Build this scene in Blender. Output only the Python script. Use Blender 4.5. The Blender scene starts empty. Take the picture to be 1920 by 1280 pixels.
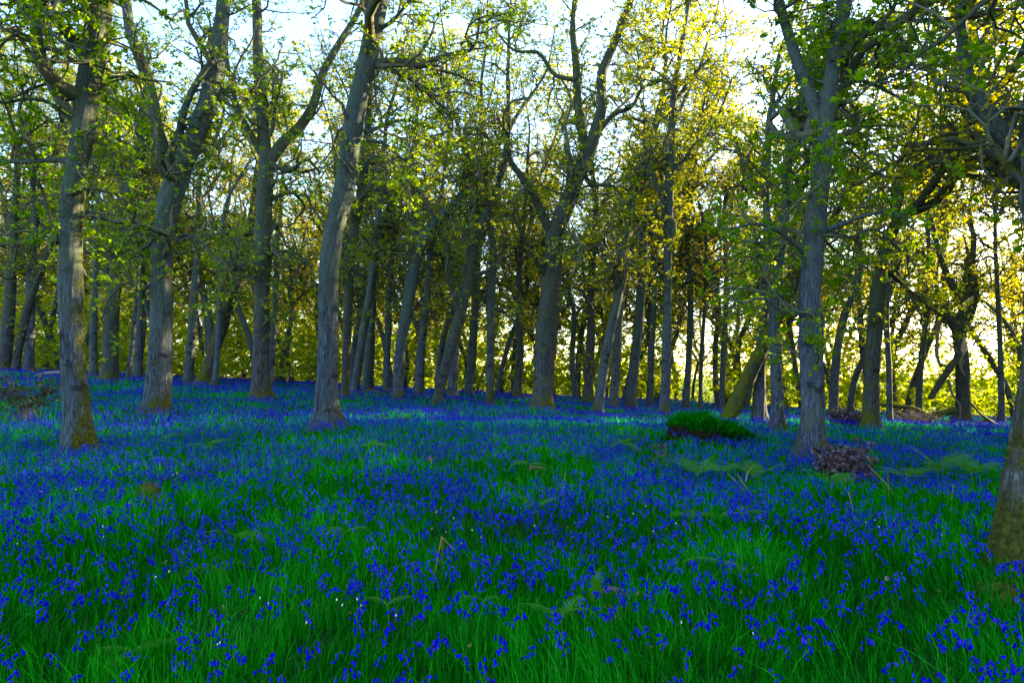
import bpy, math, random
import numpy as np
from mathutils import Vector

random.seed(7)
RNG = np.random.default_rng(7)
scene = bpy.context.scene
COL = scene.collection
PI = math.pi

# ------------------------------------------------------------------ terrain
def sstep(x, a, b):
    t = np.clip((np.asarray(x, float) - a) / (b - a), 0, 1)
    return t * t * (3 - 2 * t)

def terrain(x, y):
    x = np.asarray(x, float); y = np.asarray(y, float)
    xs = np.clip(x, -60, 60)
    h = -0.050 * xs * sstep(y, 3, 40)
    h = h + 0.05 * np.sin(0.9 * x + 1.3) * np.sin(0.7 * y + 0.4) + 0.035 * np.sin(1.9 * x + 0.6 * y) + 0.09 * np.sin(0.23 * x + 2.0) * np.sin(0.19 * y)
    h = h + 0.22 * np.exp(-((x - 0.5) ** 2) / 60 - ((y - 17) ** 2) / 14)
    d = np.clip(y - 46, 0, None)
    h = h - np.minimum(0.0022 * d * d, 0.09 * d)
    return np.maximum(h, -9.0)

def th(x, y):
    return float(terrain(x, y))

# ------------------------------------------------------------------ camera
F = 1280.0
PITCH = math.atan(60 / F)
CAM = np.array([0.0, 0.0, th(0, 0) + 1.6])

def ray(px, py):
    u = (px - 960) / F; v = (640 - py) / F
    s, c = math.sin(PITCH), math.cos(PITCH)
    return np.array([u, c - v * s, v * c + s])

def at(px, py, Y):
    r = ray(px, py)
    return CAM + r * (Y / r[1])

def ground(px, py):
    r = ray(px, py); r = r / r[1]
    Y = 2.5
    while Y < 60:
        p = CAM + r * Y
        if p[2] <= th(p[0], p[1]):
            break
        Y += 0.02
    return np.array([p[0], p[1], th(p[0], p[1])])

cam_d = bpy.data.cameras.new('camera'); cam = bpy.data.objects.new('camera', cam_d); COL.objects.link(cam)
cam.location = CAM; cam.rotation_euler = (PI / 2 + PITCH, 0, 0)
cam_d.lens = 24.0; cam_d.sensor_width = 36.0; cam_d.clip_end = 3000; cam_d.clip_start = 0.05
scene.camera = cam

# ------------------------------------------------------------------ light
SUN_EL = math.radians(14.0); SUN_AZ = math.radians(60.0)
w = bpy.data.worlds.new('World'); scene.world = w; w.use_nodes = True
nt = w.node_tree; nt.nodes.clear()
sky = nt.nodes.new('ShaderNodeTexSky'); sky.sky_type = 'NISHITA'; sky.sun_disc = False
sky.sun_elevation = SUN_EL; sky.sun_rotation = SUN_AZ; sky.air_density = 1.0; sky.dust_density = 0.9; sky.ozone_density = 2.2
bg = nt.nodes.new('ShaderNodeBackground'); bg.inputs[1].default_value = 0.10
wo = nt.nodes.new('ShaderNodeOutputWorld')
nt.links.new(sky.outputs[0], bg.inputs[0]); nt.links.new(bg.outputs[0], wo.inputs[0])
sl = bpy.data.lights.new('sun', 'SUN'); sl.energy = 5.0; sl.angle = math.radians(0.5); sl.color = (1.0, 0.78, 0.42)
so = bpy.data.objects.new('sun', sl); COL.objects.link(so)
sd = Vector((math.sin(SUN_AZ) * math.cos(SUN_EL), math.cos(SUN_AZ) * math.cos(SUN_EL), math.sin(SUN_EL)))
so.rotation_euler = (-sd).to_track_quat('-Z', 'Y').to_euler(); so.location = (30, 30, 40)
vs = scene.view_settings
vs.view_transform = 'Standard'; vs.look = 'None'; vs.gamma = 1.0; vs.exposure = 3.4; vs.use_curve_mapping = False
scene.cycles.max_bounces = 6; scene.cycles.diffuse_bounces = 3; scene.cycles.glossy_bounces = 2; scene.cycles.transmission_bounces = 4
scene.cycles.caustics_reflective = False; scene.cycles.caustics_refractive = False

# ------------------------------------------------------------------ materials
class NT:
    def __init__(s, name):
        s.m = bpy.data.materials.new(name); s.m.use_nodes = True
        s.t = s.m.node_tree; s.t.nodes.clear()
    def n(s, typ, **kw):
        x = s.t.nodes.new(typ)
        for k, v in kw.items():
            if k == 'ins':
                for i, val in v.items(): x.inputs[i].default_value = val
            else: setattr(x, k, v)
        return x
    def l(s, a, b): s.t.links.new(a, b)
    def math(s, op, a, b=None, clamp=False):
        x = s.n('ShaderNodeMath', operation=op, use_clamp=clamp)
        for i, v in enumerate((a, b)):
            if v is None: continue
            if isinstance(v, (int, float)): x.inputs[i].default_value = v
            else: s.l(v, x.inputs[i])
        return x.outputs[0]
    def mix(s, f, a, b, blend='MIX'):
        x = s.n('ShaderNodeMix', data_type='RGBA', blend_type=blend)
        for i, v in ((0, f), (6, a), (7, b)):
            if isinstance(v, (int, float)): x.inputs[i].default_value = v
            elif isinstance(v, tuple): x.inputs[i].default_value = (*v, 1)
            else: s.l(v, x.inputs[i])
        return x.outputs[2]
    def noise(s, vec, scale, detail=4, rough=0.55):
        x = s.n('ShaderNodeTexNoise'); x.inputs['Scale'].default_value = scale
        x.inputs['Detail'].default_value = detail; x.inputs['Roughness'].default_value = rough
        s.l(vec, x.inputs['Vector']); return x.outputs['Fac']
    def ramp(s, f, stops):
        x = s.n('ShaderNodeValToRGB'); e = x.color_ramp.elements
        e[0].position, e[0].color = stops[0][0], (*stops[0][1], 1)
        e[1].position, e[1].color = stops[-1][0], (*stops[-1][1], 1)
        for p, c in stops[1:-1]:
            q = e.new(p); q.color = (*c, 1)
        s.l(f, x.inputs[0]); return x.outputs[0]
    def rng(s, v, a, b, c=0.0, d=1.0):
        x = s.n('ShaderNodeMapRange'); x.inputs[1].default_value = a; x.inputs[2].default_value = b
        x.inputs[3].default_value = c; x.inputs[4].default_value = d
        s.l(v, x.inputs[0]); return x.outputs[0]
    def out(s, sh):
        o = s.n('ShaderNodeOutputMaterial'); s.l(sh, o.inputs[0]); return s.m

def mat_bark(name, plate, dark, mossc, fis=17.0, moss_all=0.0):
    k = NT(name)
    tc = k.n('ShaderNodeTexCoord'); geo = k.n('ShaderNodeNewGeometry'); oi = k.n('ShaderNodeObjectInfo')
    off = k.n('ShaderNodeVectorMath', operation='SCALE'); k.l(tc.outputs['Object'], off.inputs[0]); off.inputs['Scale'].default_value = 1.0
    rnd = k.n('ShaderNodeCombineXYZ'); rr = k.math('MULTIPLY', oi.outputs['Random'], 37.0)
    k.l(rr, rnd.inputs[0]); k.l(rr, rnd.inputs[2])
    add = k.n('ShaderNodeVectorMath', operation='ADD'); k.l(off.outputs[0], add.inputs[0]); k.l(rnd.outputs[0], add.inputs[1])
    P = add.outputs[0]
    mp = k.n('ShaderNodeMapping'); k.l(P, mp.inputs[0]); mp.inputs['Scale'].default_value = (1, 1, 0.10)
    # warp
    f1 = k.noise(mp.outputs[0], fis, 5, 0.6)
    f2 = k.noise(mp.outputs[0], fis * 2.4, 3, 0.6)
    r1 = k.math('ABSOLUTE', k.math('SUBTRACT', f1, 0.5)); r2 = k.math('ABSOLUTE', k.math('SUBTRACT', f2, 0.5))
    fiss = k.math('MINIMUM', k.math('MULTIPLY', r1, 7.5), k.math('ADD', k.math('MULTIPLY', r2, 5.0), 0.35), True)
    base = k.mix(fiss, dark, plate)
    big = k.noise(P, 1.3, 4, 0.6)
    base = k.mix(k.rng(big, 0.42, 0.68, 0, 0.55), base, tuple(c * 0.55 for c in plate))
    # pale lichen flecks
    lich = k.noise(P, 9.0, 5, 0.7)
    base = k.mix(k.rng(lich, 0.60, 0.70, 0, 0.45), base, (0.20, 0.25, 0.24))
    tintr = k.ramp(oi.outputs['Random'], [(0.0, (1.05, 1.0, 0.92)), (0.35, (0.86, 0.98, 0.82)), (0.7, (1.0, 1.02, 1.06)), (1.0, (0.78, 0.80, 0.86))])
    base = k.mix(1.0, base, tintr, 'MULTIPLY')
    pat = k.rng(k.noise(P, 2.1, 7, 0.75), 0.52, 0.62, 0, 0.6)
    base = k.mix(pat, base, (0.085, 0.105, 0.055))
    # old branch scars, dark and wider than tall
    mp2 = k.n('ShaderNodeMapping'); k.l(P, mp2.inputs[0]); mp2.inputs['Scale'].default_value = (1.3, 1.3, 2.6)
    vo = k.n('ShaderNodeTexVoronoi'); vo.inputs['Scale'].default_value = 1.0; k.l(mp2.outputs[0], vo.inputs['Vector'])
    scn = k.math('ADD', vo.outputs['Distance'], k.math('MULTIPLY', k.math('SUBTRACT', lich, 0.5), 0.75))
    scar = k.rng(scn, 0.15, 0.27, 0.9, 0.0)
    base = k.mix(scar, base, (0.022, 0.022, 0.020))
    so0 = k.n('ShaderNodeSeparateXYZ'); k.l(tc.outputs['Object'], so0.inputs[0])
    alg = k.math('MULTIPLY', k.rng(k.math('ADD', so0.outputs[2], k.math('MULTIPLY', big, 3.5)), 4.0, 6.5), k.rng(k.noise(P, 5.0, 5, 0.7), 0.36, 0.58, 0.15, 0.85))
    base = k.mix(alg, base, tuple(c * 0.55 for c in (plate[0], plate[1] * 1.15, plate[2] * 0.6)))
    # moss: on the damp flank, at the foot and in patches
    at_ = k.n('ShaderNodeAttribute', attribute_type='OBJECT', attribute_name='moss')
    ax = k.n('ShaderNodeAttribute', attribute_type='OBJECT', attribute_name='moss_side')
    sx = k.n('ShaderNodeSeparateXYZ'); k.l(geo.outputs['Normal'], sx.inputs[0])
    so_ = k.n('ShaderNodeSeparateXYZ'); k.l(tc.outputs['Object'], so_.inputs[0])
    side = k.math('MULTIPLY', sx.outputs[0], ax.outputs['Fac'])
    up = k.math('MULTIPLY', sx.outputs[2], 0.35)
    foot = k.rng(so_.outputs[2], 0.05, 0.9, 0.36, 0.0)
    mn = k.rng(k.noise(P, 3.4, 7, 0.72), 0.30, 0.70, 0.22, 0.80)
    sc = k.math('ADD', k.math('ADD', k.math('MULTIPLY', side, 0.50), foot), k.math('ADD', up, k.math('MULTIPLY', mn, 1.0)))
    sc = k.math('ADD', sc, k.math('ADD', at_.outputs['Fac'], moss_all))
    mm = k.rng(sc, 0.74, 1.02)
    mcol = k.mix(k.rng(k.noise(P, 22, 6, 0.75), 0.36, 0.62), tuple(c * 0.22 for c in mossc), tuple(c * 1.25 for c in mossc))
    base = k.mix(mm, base, mcol)
    bs = k.n('ShaderNodeBsdfPrincipled'); k.l(base, bs.inputs['Base Color']); bs.inputs['Roughness'].default_value = 0.92
    bs.inputs['Specular IOR Level'].default_value = 0.15
    fine = k.noise(P, 34, 5, 0.7)
    hgt = k.math('ADD', k.math('MULTIPLY', fiss, k.math('SUBTRACT', 1.0, k.math('MULTIPLY', mm, 0.7))), k.math('MULTIPLY', fine, k.math('ADD', 0.25, mm)))
    bp = k.n('ShaderNodeBump'); bp.inputs['Strength'].default_value = 1.0; bp.inputs['Distance'].default_value = 0.03
    k.l(hgt, bp.inputs['Height']); k.l(bp.outputs[0], bs.inputs['Normal'])
    return k.out(bs.outputs[0])

M = {}
M['bark'] = mat_bark('grey_oak_bark', (0.160, 0.180, 0.250), (0.014, 0.014, 0.020), (0.070, 0.078, 0.006), fis=17.0)
M['bark_brown'] = mat_bark('brown_oak_bark', (0.125, 0.125, 0.140), (0.016, 0.014, 0.014), (0.085, 0.092, 0.008), fis=16.0)
M['bark_moss'] = mat_bark('mossy_bark', (0.10, 0.095, 0.10), (0.02, 0.018, 0.016), (0.10, 0.105, 0.006), moss_all=0.10)
M['bark_rough'] = mat_bark('deeply_ridged_bark', (0.15, 0.155, 0.185), (0.012, 0.011, 0.012), (0.075, 0.075, 0.008), fis=11.0, moss_all=0.06)

def mat_twig(name, a, b):
    k = NT(name)
    tc = k.n('ShaderNodeTexCoord')
    c = k.mix(k.noise(tc.outputs['Object'], 3.0, 5, 0.7), a, b)
    c = k.mix(k.rng(k.noise(tc.outputs['Object'], 17.0, 4, 0.7), 0.55, 0.68, 0, 0.7), c, (0.13, 0.17, 0.12))
    bs = k.n('ShaderNodeBsdfPrincipled'); k.l(c, bs.inputs['Base Color']); bs.inputs['Roughness'].default_value = 0.95
    bs.inputs['Specular IOR Level'].default_value = 0.1
    return k.out(bs.outputs[0])
M['twig'] = mat_twig('twig_bark', (0.045, 0.042, 0.032), (0.12, 0.12, 0.075))
M['dead'] = mat_twig('dead_wood', (0.10, 0.075, 0.06), (0.24, 0.19, 0.17))

def mat_leaf(name, c0, c1, c2, trans=0.5, obj_prop=None, gold0=None, gold1=None, rough_gloss=0.0):
    k = NT(name)
    a = k.n('ShaderNodeAttribute', attribute_name='tint')
    c = k.ramp(a.outputs['Fac'], [(0.0, c0), (0.5, c1), (1.0, c2)])
    if gold0:
        g = k.n('ShaderNodeAttribute', attribute_type='OBJECT', attribute_name='young')  # gold per crown: young foliage, plus low sunlight put into the leaf colour
        gc = k.ramp(a.outputs['Fac'], [(0.0, gold0), (1.0, gold1)])
        c = k.mix(g.outputs['Fac'], c, gc)
    df = k.n('ShaderNodeBsdfDiffuse'); k.l(c, df.inputs[0])
    tr = k.n('ShaderNodeBsdfTranslucent')
    tcx = k.mix(1.0, c, (2.15, 1.65, 0.35), 'MULTIPLY'); k.l(tcx, tr.inputs[0])
    mx = k.n('ShaderNodeMixShader'); mx.inputs[0].default_value = trans
    k.l(df.outputs[0], mx.inputs[1]); k.l(tr.outputs[0], mx.inputs[2])
    sh = mx.outputs[0]
    if rough_gloss:
        gl = k.n('ShaderNodeBsdfGlossy'); gl.inputs['Roughness'].default_value = 0.45
        fr = k.n('ShaderNodeMixShader'); fr.inputs[0].default_value = rough_gloss
        k.l(sh, fr.inputs[1]); k.l(gl.outputs[0], fr.inputs[2]); sh = fr.outputs[0]
    return k.out(sh)

M['leaf'] = mat_leaf('oak_leaf', (0.040, 0.13, 0.002), (0.095, 0.23, 0.003), (0.20, 0.31, 0.008), 0.5,
                     True, (0.18, 0.24, 0.004), (0.46, 0.45, 0.010))
M['grass'] = mat_leaf('grass_blade', (0.001, 0.050, 0.002), (0.003, 0.19, 0.004), (0.022, 0.38, 0.018), 0.4)
M['fern'] = mat_leaf('bracken_green', (0.025, 0.14, 0.010), (0.045, 0.20, 0.015), (0.09, 0.27, 0.04), 0.35)
M['bell'] = mat_leaf('bluebell_petal', (0.004, 0.004, 0.28), (0.009, 0.006, 0.56), (0.085, 0.045, 0.74), 0.25)
M['stem'] = mat_leaf('bluebell_stem', (0.01, 0.10, 0.01), (0.02, 0.13, 0.02), (0.05, 0.10, 0.06), 0.2)
M['brown_leaf'] = mat_leaf('withered_leaf', (0.018, 0.008, 0.012), (0.055, 0.028, 0.038), (0.16, 0.095, 0.12), 0.12, rough_gloss=0.05)
M['dark_leaf'] = mat_leaf('dark_shrub_leaf', (0.015, 0.012, 0.010), (0.03, 0.025, 0.014), (0.035, 0.06, 0.012), 0.2, rough_gloss=0.04)
M['straw'] = mat_leaf('dead_stalk', (0.20, 0.12, 0.06), (0.30, 0.20, 0.10), (0.40, 0.28, 0.16), 0.1)
M['rust'] = mat_leaf('rusty_frond', (0.14, 0.05, 0.04), (0.26, 0.12, 0.09), (0.42, 0.28, 0.22), 0.2)
M['white'] = mat_leaf('white_petal', (0.7, 0.75, 0.75), (0.8, 0.8, 0.8), (0.8, 0.8, 0.78), 0.3)
M['thicket'] = mat_leaf('thicket_leaf', (0.09, 0.20, 0.006), (0.19, 0.30, 0.010), (0.34, 0.41, 0.014), 0.5)

def mat_soil(name, a, b, g, amount):
    k = NT(name); tc = k.n('ShaderNodeTexCoord')
    n1 = k.noise(tc.outputs['Object'], 2.0, 6, 0.7); n2 = k.noise(tc.outputs['Object'], 14.0, 5, 0.7)
    c = k.mix(n2, a, b); c = k.mix(k.rng(n1, 0.5 - amount, 0.65 - amount), c, g)
    bs = k.n('ShaderNodeBsdfPrincipled'); k.l(c, bs.inputs['Base Color']); bs.inputs['Roughness'].default_value = 1.0
    bs.inputs['Specular IOR Level'].default_value = 0.05
    bp = k.n('ShaderNodeBump'); bp.inputs['Strength'].default_value = 0.8; bp.inputs['Distance'].default_value = 0.05
    k.l(n2, bp.inputs['Height']); k.l(bp.outputs[0], bs.inputs['Normal'])
    return k.out(bs.outputs[0])
M['ground'] = mat_soil('woodland_soil', (0.012, 0.018, 0.008), (0.03, 0.035, 0.012), (0.008, 0.06, 0.008), 0.15)
M['earth'] = mat_soil('dark_earth', (0.006, 0.005, 0.003), (0.022, 0.016, 0.009), (0.03, 0.03, 0.006), -0.10)
M['moss'] = mat_soil('moss_cushion', (0.06, 0.055, 0.010), (0.13, 0.11, 0.025), (0.09, 0.10, 0.012), 0.05)
M['pale_wood'] = mat_soil('torn_wood', (0.30, 0.20, 0.15), (0.55, 0.42, 0.34), (0.35, 0.18, 0.11), -0.05)

# ------------------------------------------------------------------ mesh helpers
def mk(name, V, quads=None, tris=None, mats=(), midx=None, tint=None, smooth=True, smooth_mask=None):
    me = bpy.data.meshes.new(name)
    V = np.ascontiguousarray(V, np.float32)
    q = np.zeros((0, 4), np.int32) if quads is None else np.asarray(quads, np.int32)
    t = np.zeros((0, 3), np.int32) if tris is None else np.asarray(tris, np.int32)
    me.vertices.add(len(V)); me.vertices.foreach_set('co', V.ravel())
    me.loops.add(q.size + t.size); me.loops.foreach_set('vertex_index', np.concatenate([q.ravel(), t.ravel()]).astype(np.int32))
    n = len(q) + len(t); me.polygons.add(n)
    ls = np.concatenate([np.arange(len(q)) * 4, q.size + np.arange(len(t)) * 3]).astype(np.int32)
    me.polygons.foreach_set('loop_start', ls)
    for m in mats: me.materials.append(m)
    if midx is not None: me.polygons.foreach_set('material_index', np.asarray(midx, np.int32))
    sm = np.full(n, smooth) if smooth_mask is None else np.asarray(smooth_mask, bool)
    me.polygons.foreach_set('use_smooth', sm)
    if tint is not None:
        a = me.attributes.new('tint', 'FLOAT', 'FACE'); a.data.foreach_set('value', np.asarray(tint, np.float32))
    me.update(calc_edges=True)
    return me

def link(name, me, parent=None, loc=None):
    o = bpy.data.objects.new(name, me); COL.objects.link(o)
    if parent is not None: o.parent = parent
    if loc is not None: o.location = [float(v) for v in loc]
    return o

def tag(o, label=None, cat=None, group=None, kind=None):
    if label: o['label'] = label
    if cat: o['category'] = cat
    if group: o['group'] = group
    if kind: o['kind'] = kind
    return o

def thing(name, label, cat, loc, group=None, rz=0.0):
    o = bpy.data.objects.new(name, None); COL.objects.link(o)
    o.location = [float(v) for v in loc]; o.rotation_euler = (0, 0, rz); o.empty_display_size = 0.2
    return tag(o, label, cat, group)

def copy_tree(o, parent=None):
    c = o.copy(); COL.objects.link(c)
    if parent is not None: c.parent = parent
    for ch in list(o.children): copy_tree(ch, c)
    return c

class Acc:
    """collects arrays of vertices, quads, tris, per-face tint / material index"""
    def __init__(s): s.V=[]; s.Q=[]; s.T=[]; s.qm=[]; s.tm=[]; s.qt=[]; s.tt=[]; s.qs=[]; s.ts=[]; s.n=0
    def add(s, V, Q=None, T=None, mat=0, qt=None, tt=None, smooth=True):
        V = np.asarray(V, np.float32).reshape(-1, 3)
        if Q is not None and len(Q):
            Q = np.asarray(Q).reshape(-1, 4); s.Q.append(Q + s.n); s.qm.append(np.full(len(Q), mat))
            s.qt.append(np.full(len(Q), .5) if qt is None else np.broadcast_to(qt, (len(Q),))); s.qs.append(np.full(len(Q), smooth))
        if T is not None and len(T):
            T = np.asarray(T).reshape(-1, 3); s.T.append(T + s.n); s.tm.append(np.full(len(T), mat))
            s.tt.append(np.full(len(T), .5) if tt is None else np.broadcast_to(tt, (len(T),))); s.ts.append(np.full(len(T), smooth))
        s.V.append(V); s.n += len(V)
    def mesh(s, name, mats, origin=(0, 0, 0)):
        V = np.concatenate(s.V) - np.asarray(origin, np.float32)
        Q = np.concatenate(s.Q) if s.Q else None; T = np.concatenate(s.T) if s.T else None
        return mk(name, V, Q, T, mats, np.concatenate(s.qm + s.tm), np.concatenate(s.qt + s.tt), smooth_mask=np.concatenate(s.qs + s.ts))

def norm(v): return v / np.maximum(np.linalg.norm(v, axis=-1, keepdims=True), 1e-9)

def catmull(P, n):
    """P [k, d] -> n points along a centripetal-ish spline"""
    P = np.asarray(P, float)
    if len(P) == 2:
        t = np.linspace(0, 1, n)[:, None]; return P[0] * (1 - t) + P[1] * t
    d = np.concatenate([[0], np.cumsum(np.linalg.norm(np.diff(P[:, :3], axis=0), axis=1))])
    E = np.vstack([2 * P[0] - P[1], P, 2 * P[-1] - P[-2]])
    s = np.linspace(0, d[-1], n); i = np.clip(np.searchsorted(d, s, 'right') - 1, 0, len(P) - 2)
    t = ((s - d[i]) / (d[i + 1] - d[i]))[:, None]
    p0, p1, p2, p3 = E[i], E[i + 1], E[i + 2], E[i + 3]
    return 0.5 * (2 * p1 + (p2 - p0) * t + (2 * p0 - 5 * p1 + 4 * p2 - p3) * t ** 2 + (3 * p1 - p0 - 3 * p2 + p3) * t ** 3)

def tubes(P, R, S):
    """P [N,K,3], R [N,K] or [N,K,S] -> verts, quads"""
    N, K, _ = P.shape
    tan = norm(np.gradient(P, axis=1))
    chord = norm(P[:, -1] - P[:, 0])
    ref = np.where(np.abs(chord[:, 1:2]) < 0.8, np.array([[0, 1.0, 0]]), np.array([[1.0, 0, 0]]))[:, None, :]
    a = norm(ref - tan * (tan * ref).sum(-1, keepdims=True)); b = np.cross(tan, a)
    th_ = np.arange(S) * 2 * PI / S
    if R.ndim == 2: R = R[:, :, None]
    V = P[:, :, None, :] + R[..., None] * (np.cos(th_)[None, None, :, None] * a[:, :, None, :] + np.sin(th_)[None, None, :, None] * b[:, :, None, :])
    idx = np.arange(N * K * S).reshape(N, K, S)
    i0 = idx[:, :-1, :]; i1 = idx[:, 1:, :]
    Q = np.stack([i0, np.roll(i0, -1, 2), np.roll(i1, -1, 2), i1], -1).reshape(-1, 4)
    return V.reshape(-1, 3), Q

def vnoise(x, y, seed=0):
    x = np.asarray(x, float); y = np.asarray(y, float)
    xi = np.floor(x).astype(np.int64); yi = np.floor(y).astype(np.int64); fx = x - xi; fy = y - yi
    def h(a, b):
        v = np.sin((a * 127.1 + b * 311.7 + seed * 74.7)) * 43758.5453
        return v - np.floor(v)
    u = fx * fx * (3 - 2 * fx); v = fy * fy * (3 - 2 * fy)
    return (h(xi, yi) * (1 - u) + h(xi + 1, yi) * u) * (1 - v) + (h(xi, yi + 1) * (1 - u) + h(xi + 1, yi + 1) * u) * v

def fbm(x, y, seed=0, o=3):
    s = 0; a = .5; tot = 0
    for i in range(o):
        s = s + a * vnoise(x * 2 ** i, y * 2 ** i, seed + i * 13); tot += a; a *= .5
    return s / tot

# ------------------------------------------------------------------ trees
def resample(polys, K):
    out_p, out_r = [], []
    for P, R in polys:
        q = catmull(np.column_stack([P, R]), K); out_p.append(q[:, :3]); out_r.append(np.maximum(q[:, 3], .003))
    return np.array(out_p), np.array(out_r)

def sprout(P, R, count, t0, t1, l0, l1, K, out, up, wob, grav, rng, rscale=.55, rmin=.004, tp=1.0, pw=None, zmin=None, az=None):
    N, KK, _ = P.shape
    if pw is None:
        pw = np.linalg.norm(np.diff(P, axis=1), axis=2).sum(1)
    i = rng.choice(N, count, p=pw / pw.sum())
    t = t0 + (t1 - t0) * rng.random(count) ** tp
    f = t * (KK - 1); k0 = np.clip(f.astype(int), 0, KK - 2); ff = (f - k0)[:, None]
    pos = P[i, k0] * (1 - ff) + P[i, k0 + 1] * ff; r = R[i, k0] * (1 - ff[:, 0]) + R[i, k0 + 1] * ff[:, 0]
    tan = norm(P[i, k0 + 1] - P[i, k0])
    rv = rng.normal(size=(count, 3)); rv[:, 2] *= .6
    perp = norm(rv - tan * (rv * tan).sum(1, keepdims=True))
    d = norm(perp * out + tan * (1 - out) + np.array([0, 0, up]))
    L = (l0 + (l1 - l0) * rng.random(count)) * (1 - .35 * (t - t0) / max(t1 - t0, .01))
    st = (L / (K - 1))[:, None]
    pts = [pos]; drift = rng.normal(size=(count, 3)) * wob * .5
    for j in range(K - 1):
        d = norm(d + rng.normal(size=(count, 3)) * wob + drift * (.6 if j % 2 else -.2) + np.array([0, 0, grav]))
        pts.append(pts[-1] + d * st)
    P2 = np.stack(pts, 1)
    r0 = np.maximum(np.minimum(r * rscale, L * .026), rmin)
    R2 = r0[:, None] * np.linspace(1, .28, K)[None] ; R2 = np.maximum(R2, rmin * .5)
    return P2, R2

def leaf_clusters(acc, P, n_cl, per, size, rng, mat=1, t0=.2, flat=.55):
    N, K, _ = P.shape
    i = rng.integers(0, N, n_cl); t = t0 + (1 - t0) * rng.random(n_cl) ** .8
    f = t * (K - 1); k0 = np.clip(f.astype(int), 0, K - 2); ff = (f - k0)[:, None]
    c = P[i, k0] * (1 - ff) + P[i, k0 + 1] * ff
    tan = norm(P[i, k0 + 1] - P[i, k0])
    cl_t = rng.random(n_cl)
    c = np.repeat(c, per, 0); tan = np.repeat(tan, per, 0); n = len(c)
    keep = rng.random(n) < .85
    c, tan = c[keep], tan[keep]; tint0 = np.repeat(cl_t, per)[keep]; n = len(c)
    d = norm(tan * .5 + rng.normal(size=(n, 3)) * np.array([1, 1, .5]))
    nn = norm(rng.normal(size=(n, 3)) * (1 - flat) + np.array([0, 0, flat]))
    side = norm(np.cross(d, nn)); nn = np.cross(side, d)
    L = (size * 1.15 * (.6 + .7 * rng.random(n)))[:, None]; W = L * (.28 + .1 * rng.random((n, 1)))
    b = c + d * L * .08
    m1 = b + d * L * .58 + side * W + nn * L * .10
    m2 = b + d * L * .58 - side * W + nn * L * .10
    tip = b + d * L - nn * L * .12
    V = np.stack([b, m1, tip, m2], 1).reshape(-1, 3); Q = np.arange(4 * n).reshape(-1, 4)
    tint = np.clip(tint0 * .6 + .4 * rng.random(n), 0, 1)
    acc.add(V, Q, mat=mat, qt=tint, smooth=False)

def trunk_surface(P, R, S, seed, flare=.5, rough=.05, ridge=0.0):
    """one closed trunk mesh with root flare, lumps and burls"""
    K = len(P); rng = np.random.default_rng(seed)
    s = np.concatenate([[0], np.cumsum(np.linalg.norm(np.diff(P, axis=0), axis=1))])
    z = np.maximum(P[:, 2] - P[0, 2] - .35, 0)
    th_ = np.arange(S) * 2 * PI / S
    cth, sth = np.cos(th_), np.sin(th_)
    lob = sum(a * np.sin(m * th_ + p) for m, a, p in ((2, .35, rng.random() * 6), (3, .4, rng.random() * 6), (5, .45, rng.random() * 6)))
    fl = flare * np.exp(-z / .26)[:, None] * (1 + .75 * lob[None])
    rad = R[:, None] * (1 + np.maximum(fl, -.1))
    for a, b in ((1.1, 1.3), (2.6, 2.2)):
        rad = rad * (1 + rough * 1.3 * (vnoise(cth[None] * a + 5 + s[:, None] * .0, s[:, None] * b + sth[None] * a * 1.7, seed) - .5) * 2)
    for _ in range(int(4 + s[-1] * .8)):
        t0, s0 = rng.random() * 2 * PI, .8 + rng.random() * s[-1]
        dth = np.abs((th_ - t0 + PI) % (2 * PI) - PI)
        g = np.exp(-(dth / .45)[None] ** 2 - ((s - s0) / (.08 + .1 * rng.random()))[:, None] ** 2)
        rad = rad * (1 + g * rng.uniform(.03, .12))
    if ridge:
        u = th_[None] * 5.2; wv = u + .9 * vnoise(th_[None] * 3, s[:, None] * 2.2, seed + 5)
        rg = np.abs(fbm(wv * 1.6, s[:, None] * 1.7 + 0 * wv, seed + 9, 3) - .5) * 2
        rad = rad + ridge * (np.clip(rg * 2.2, 0, 1) - .6) * np.clip(1 - .6 * np.exp(-z / .8), .3, 1)[:, None]
        rad = rad + .035 * np.exp(-z / .7)[:, None] * (fbm(th_[None] * 6, s[:, None] * 7, seed + 3) - .5) * 2
    return tubes(P[None], rad[None], S)

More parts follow.
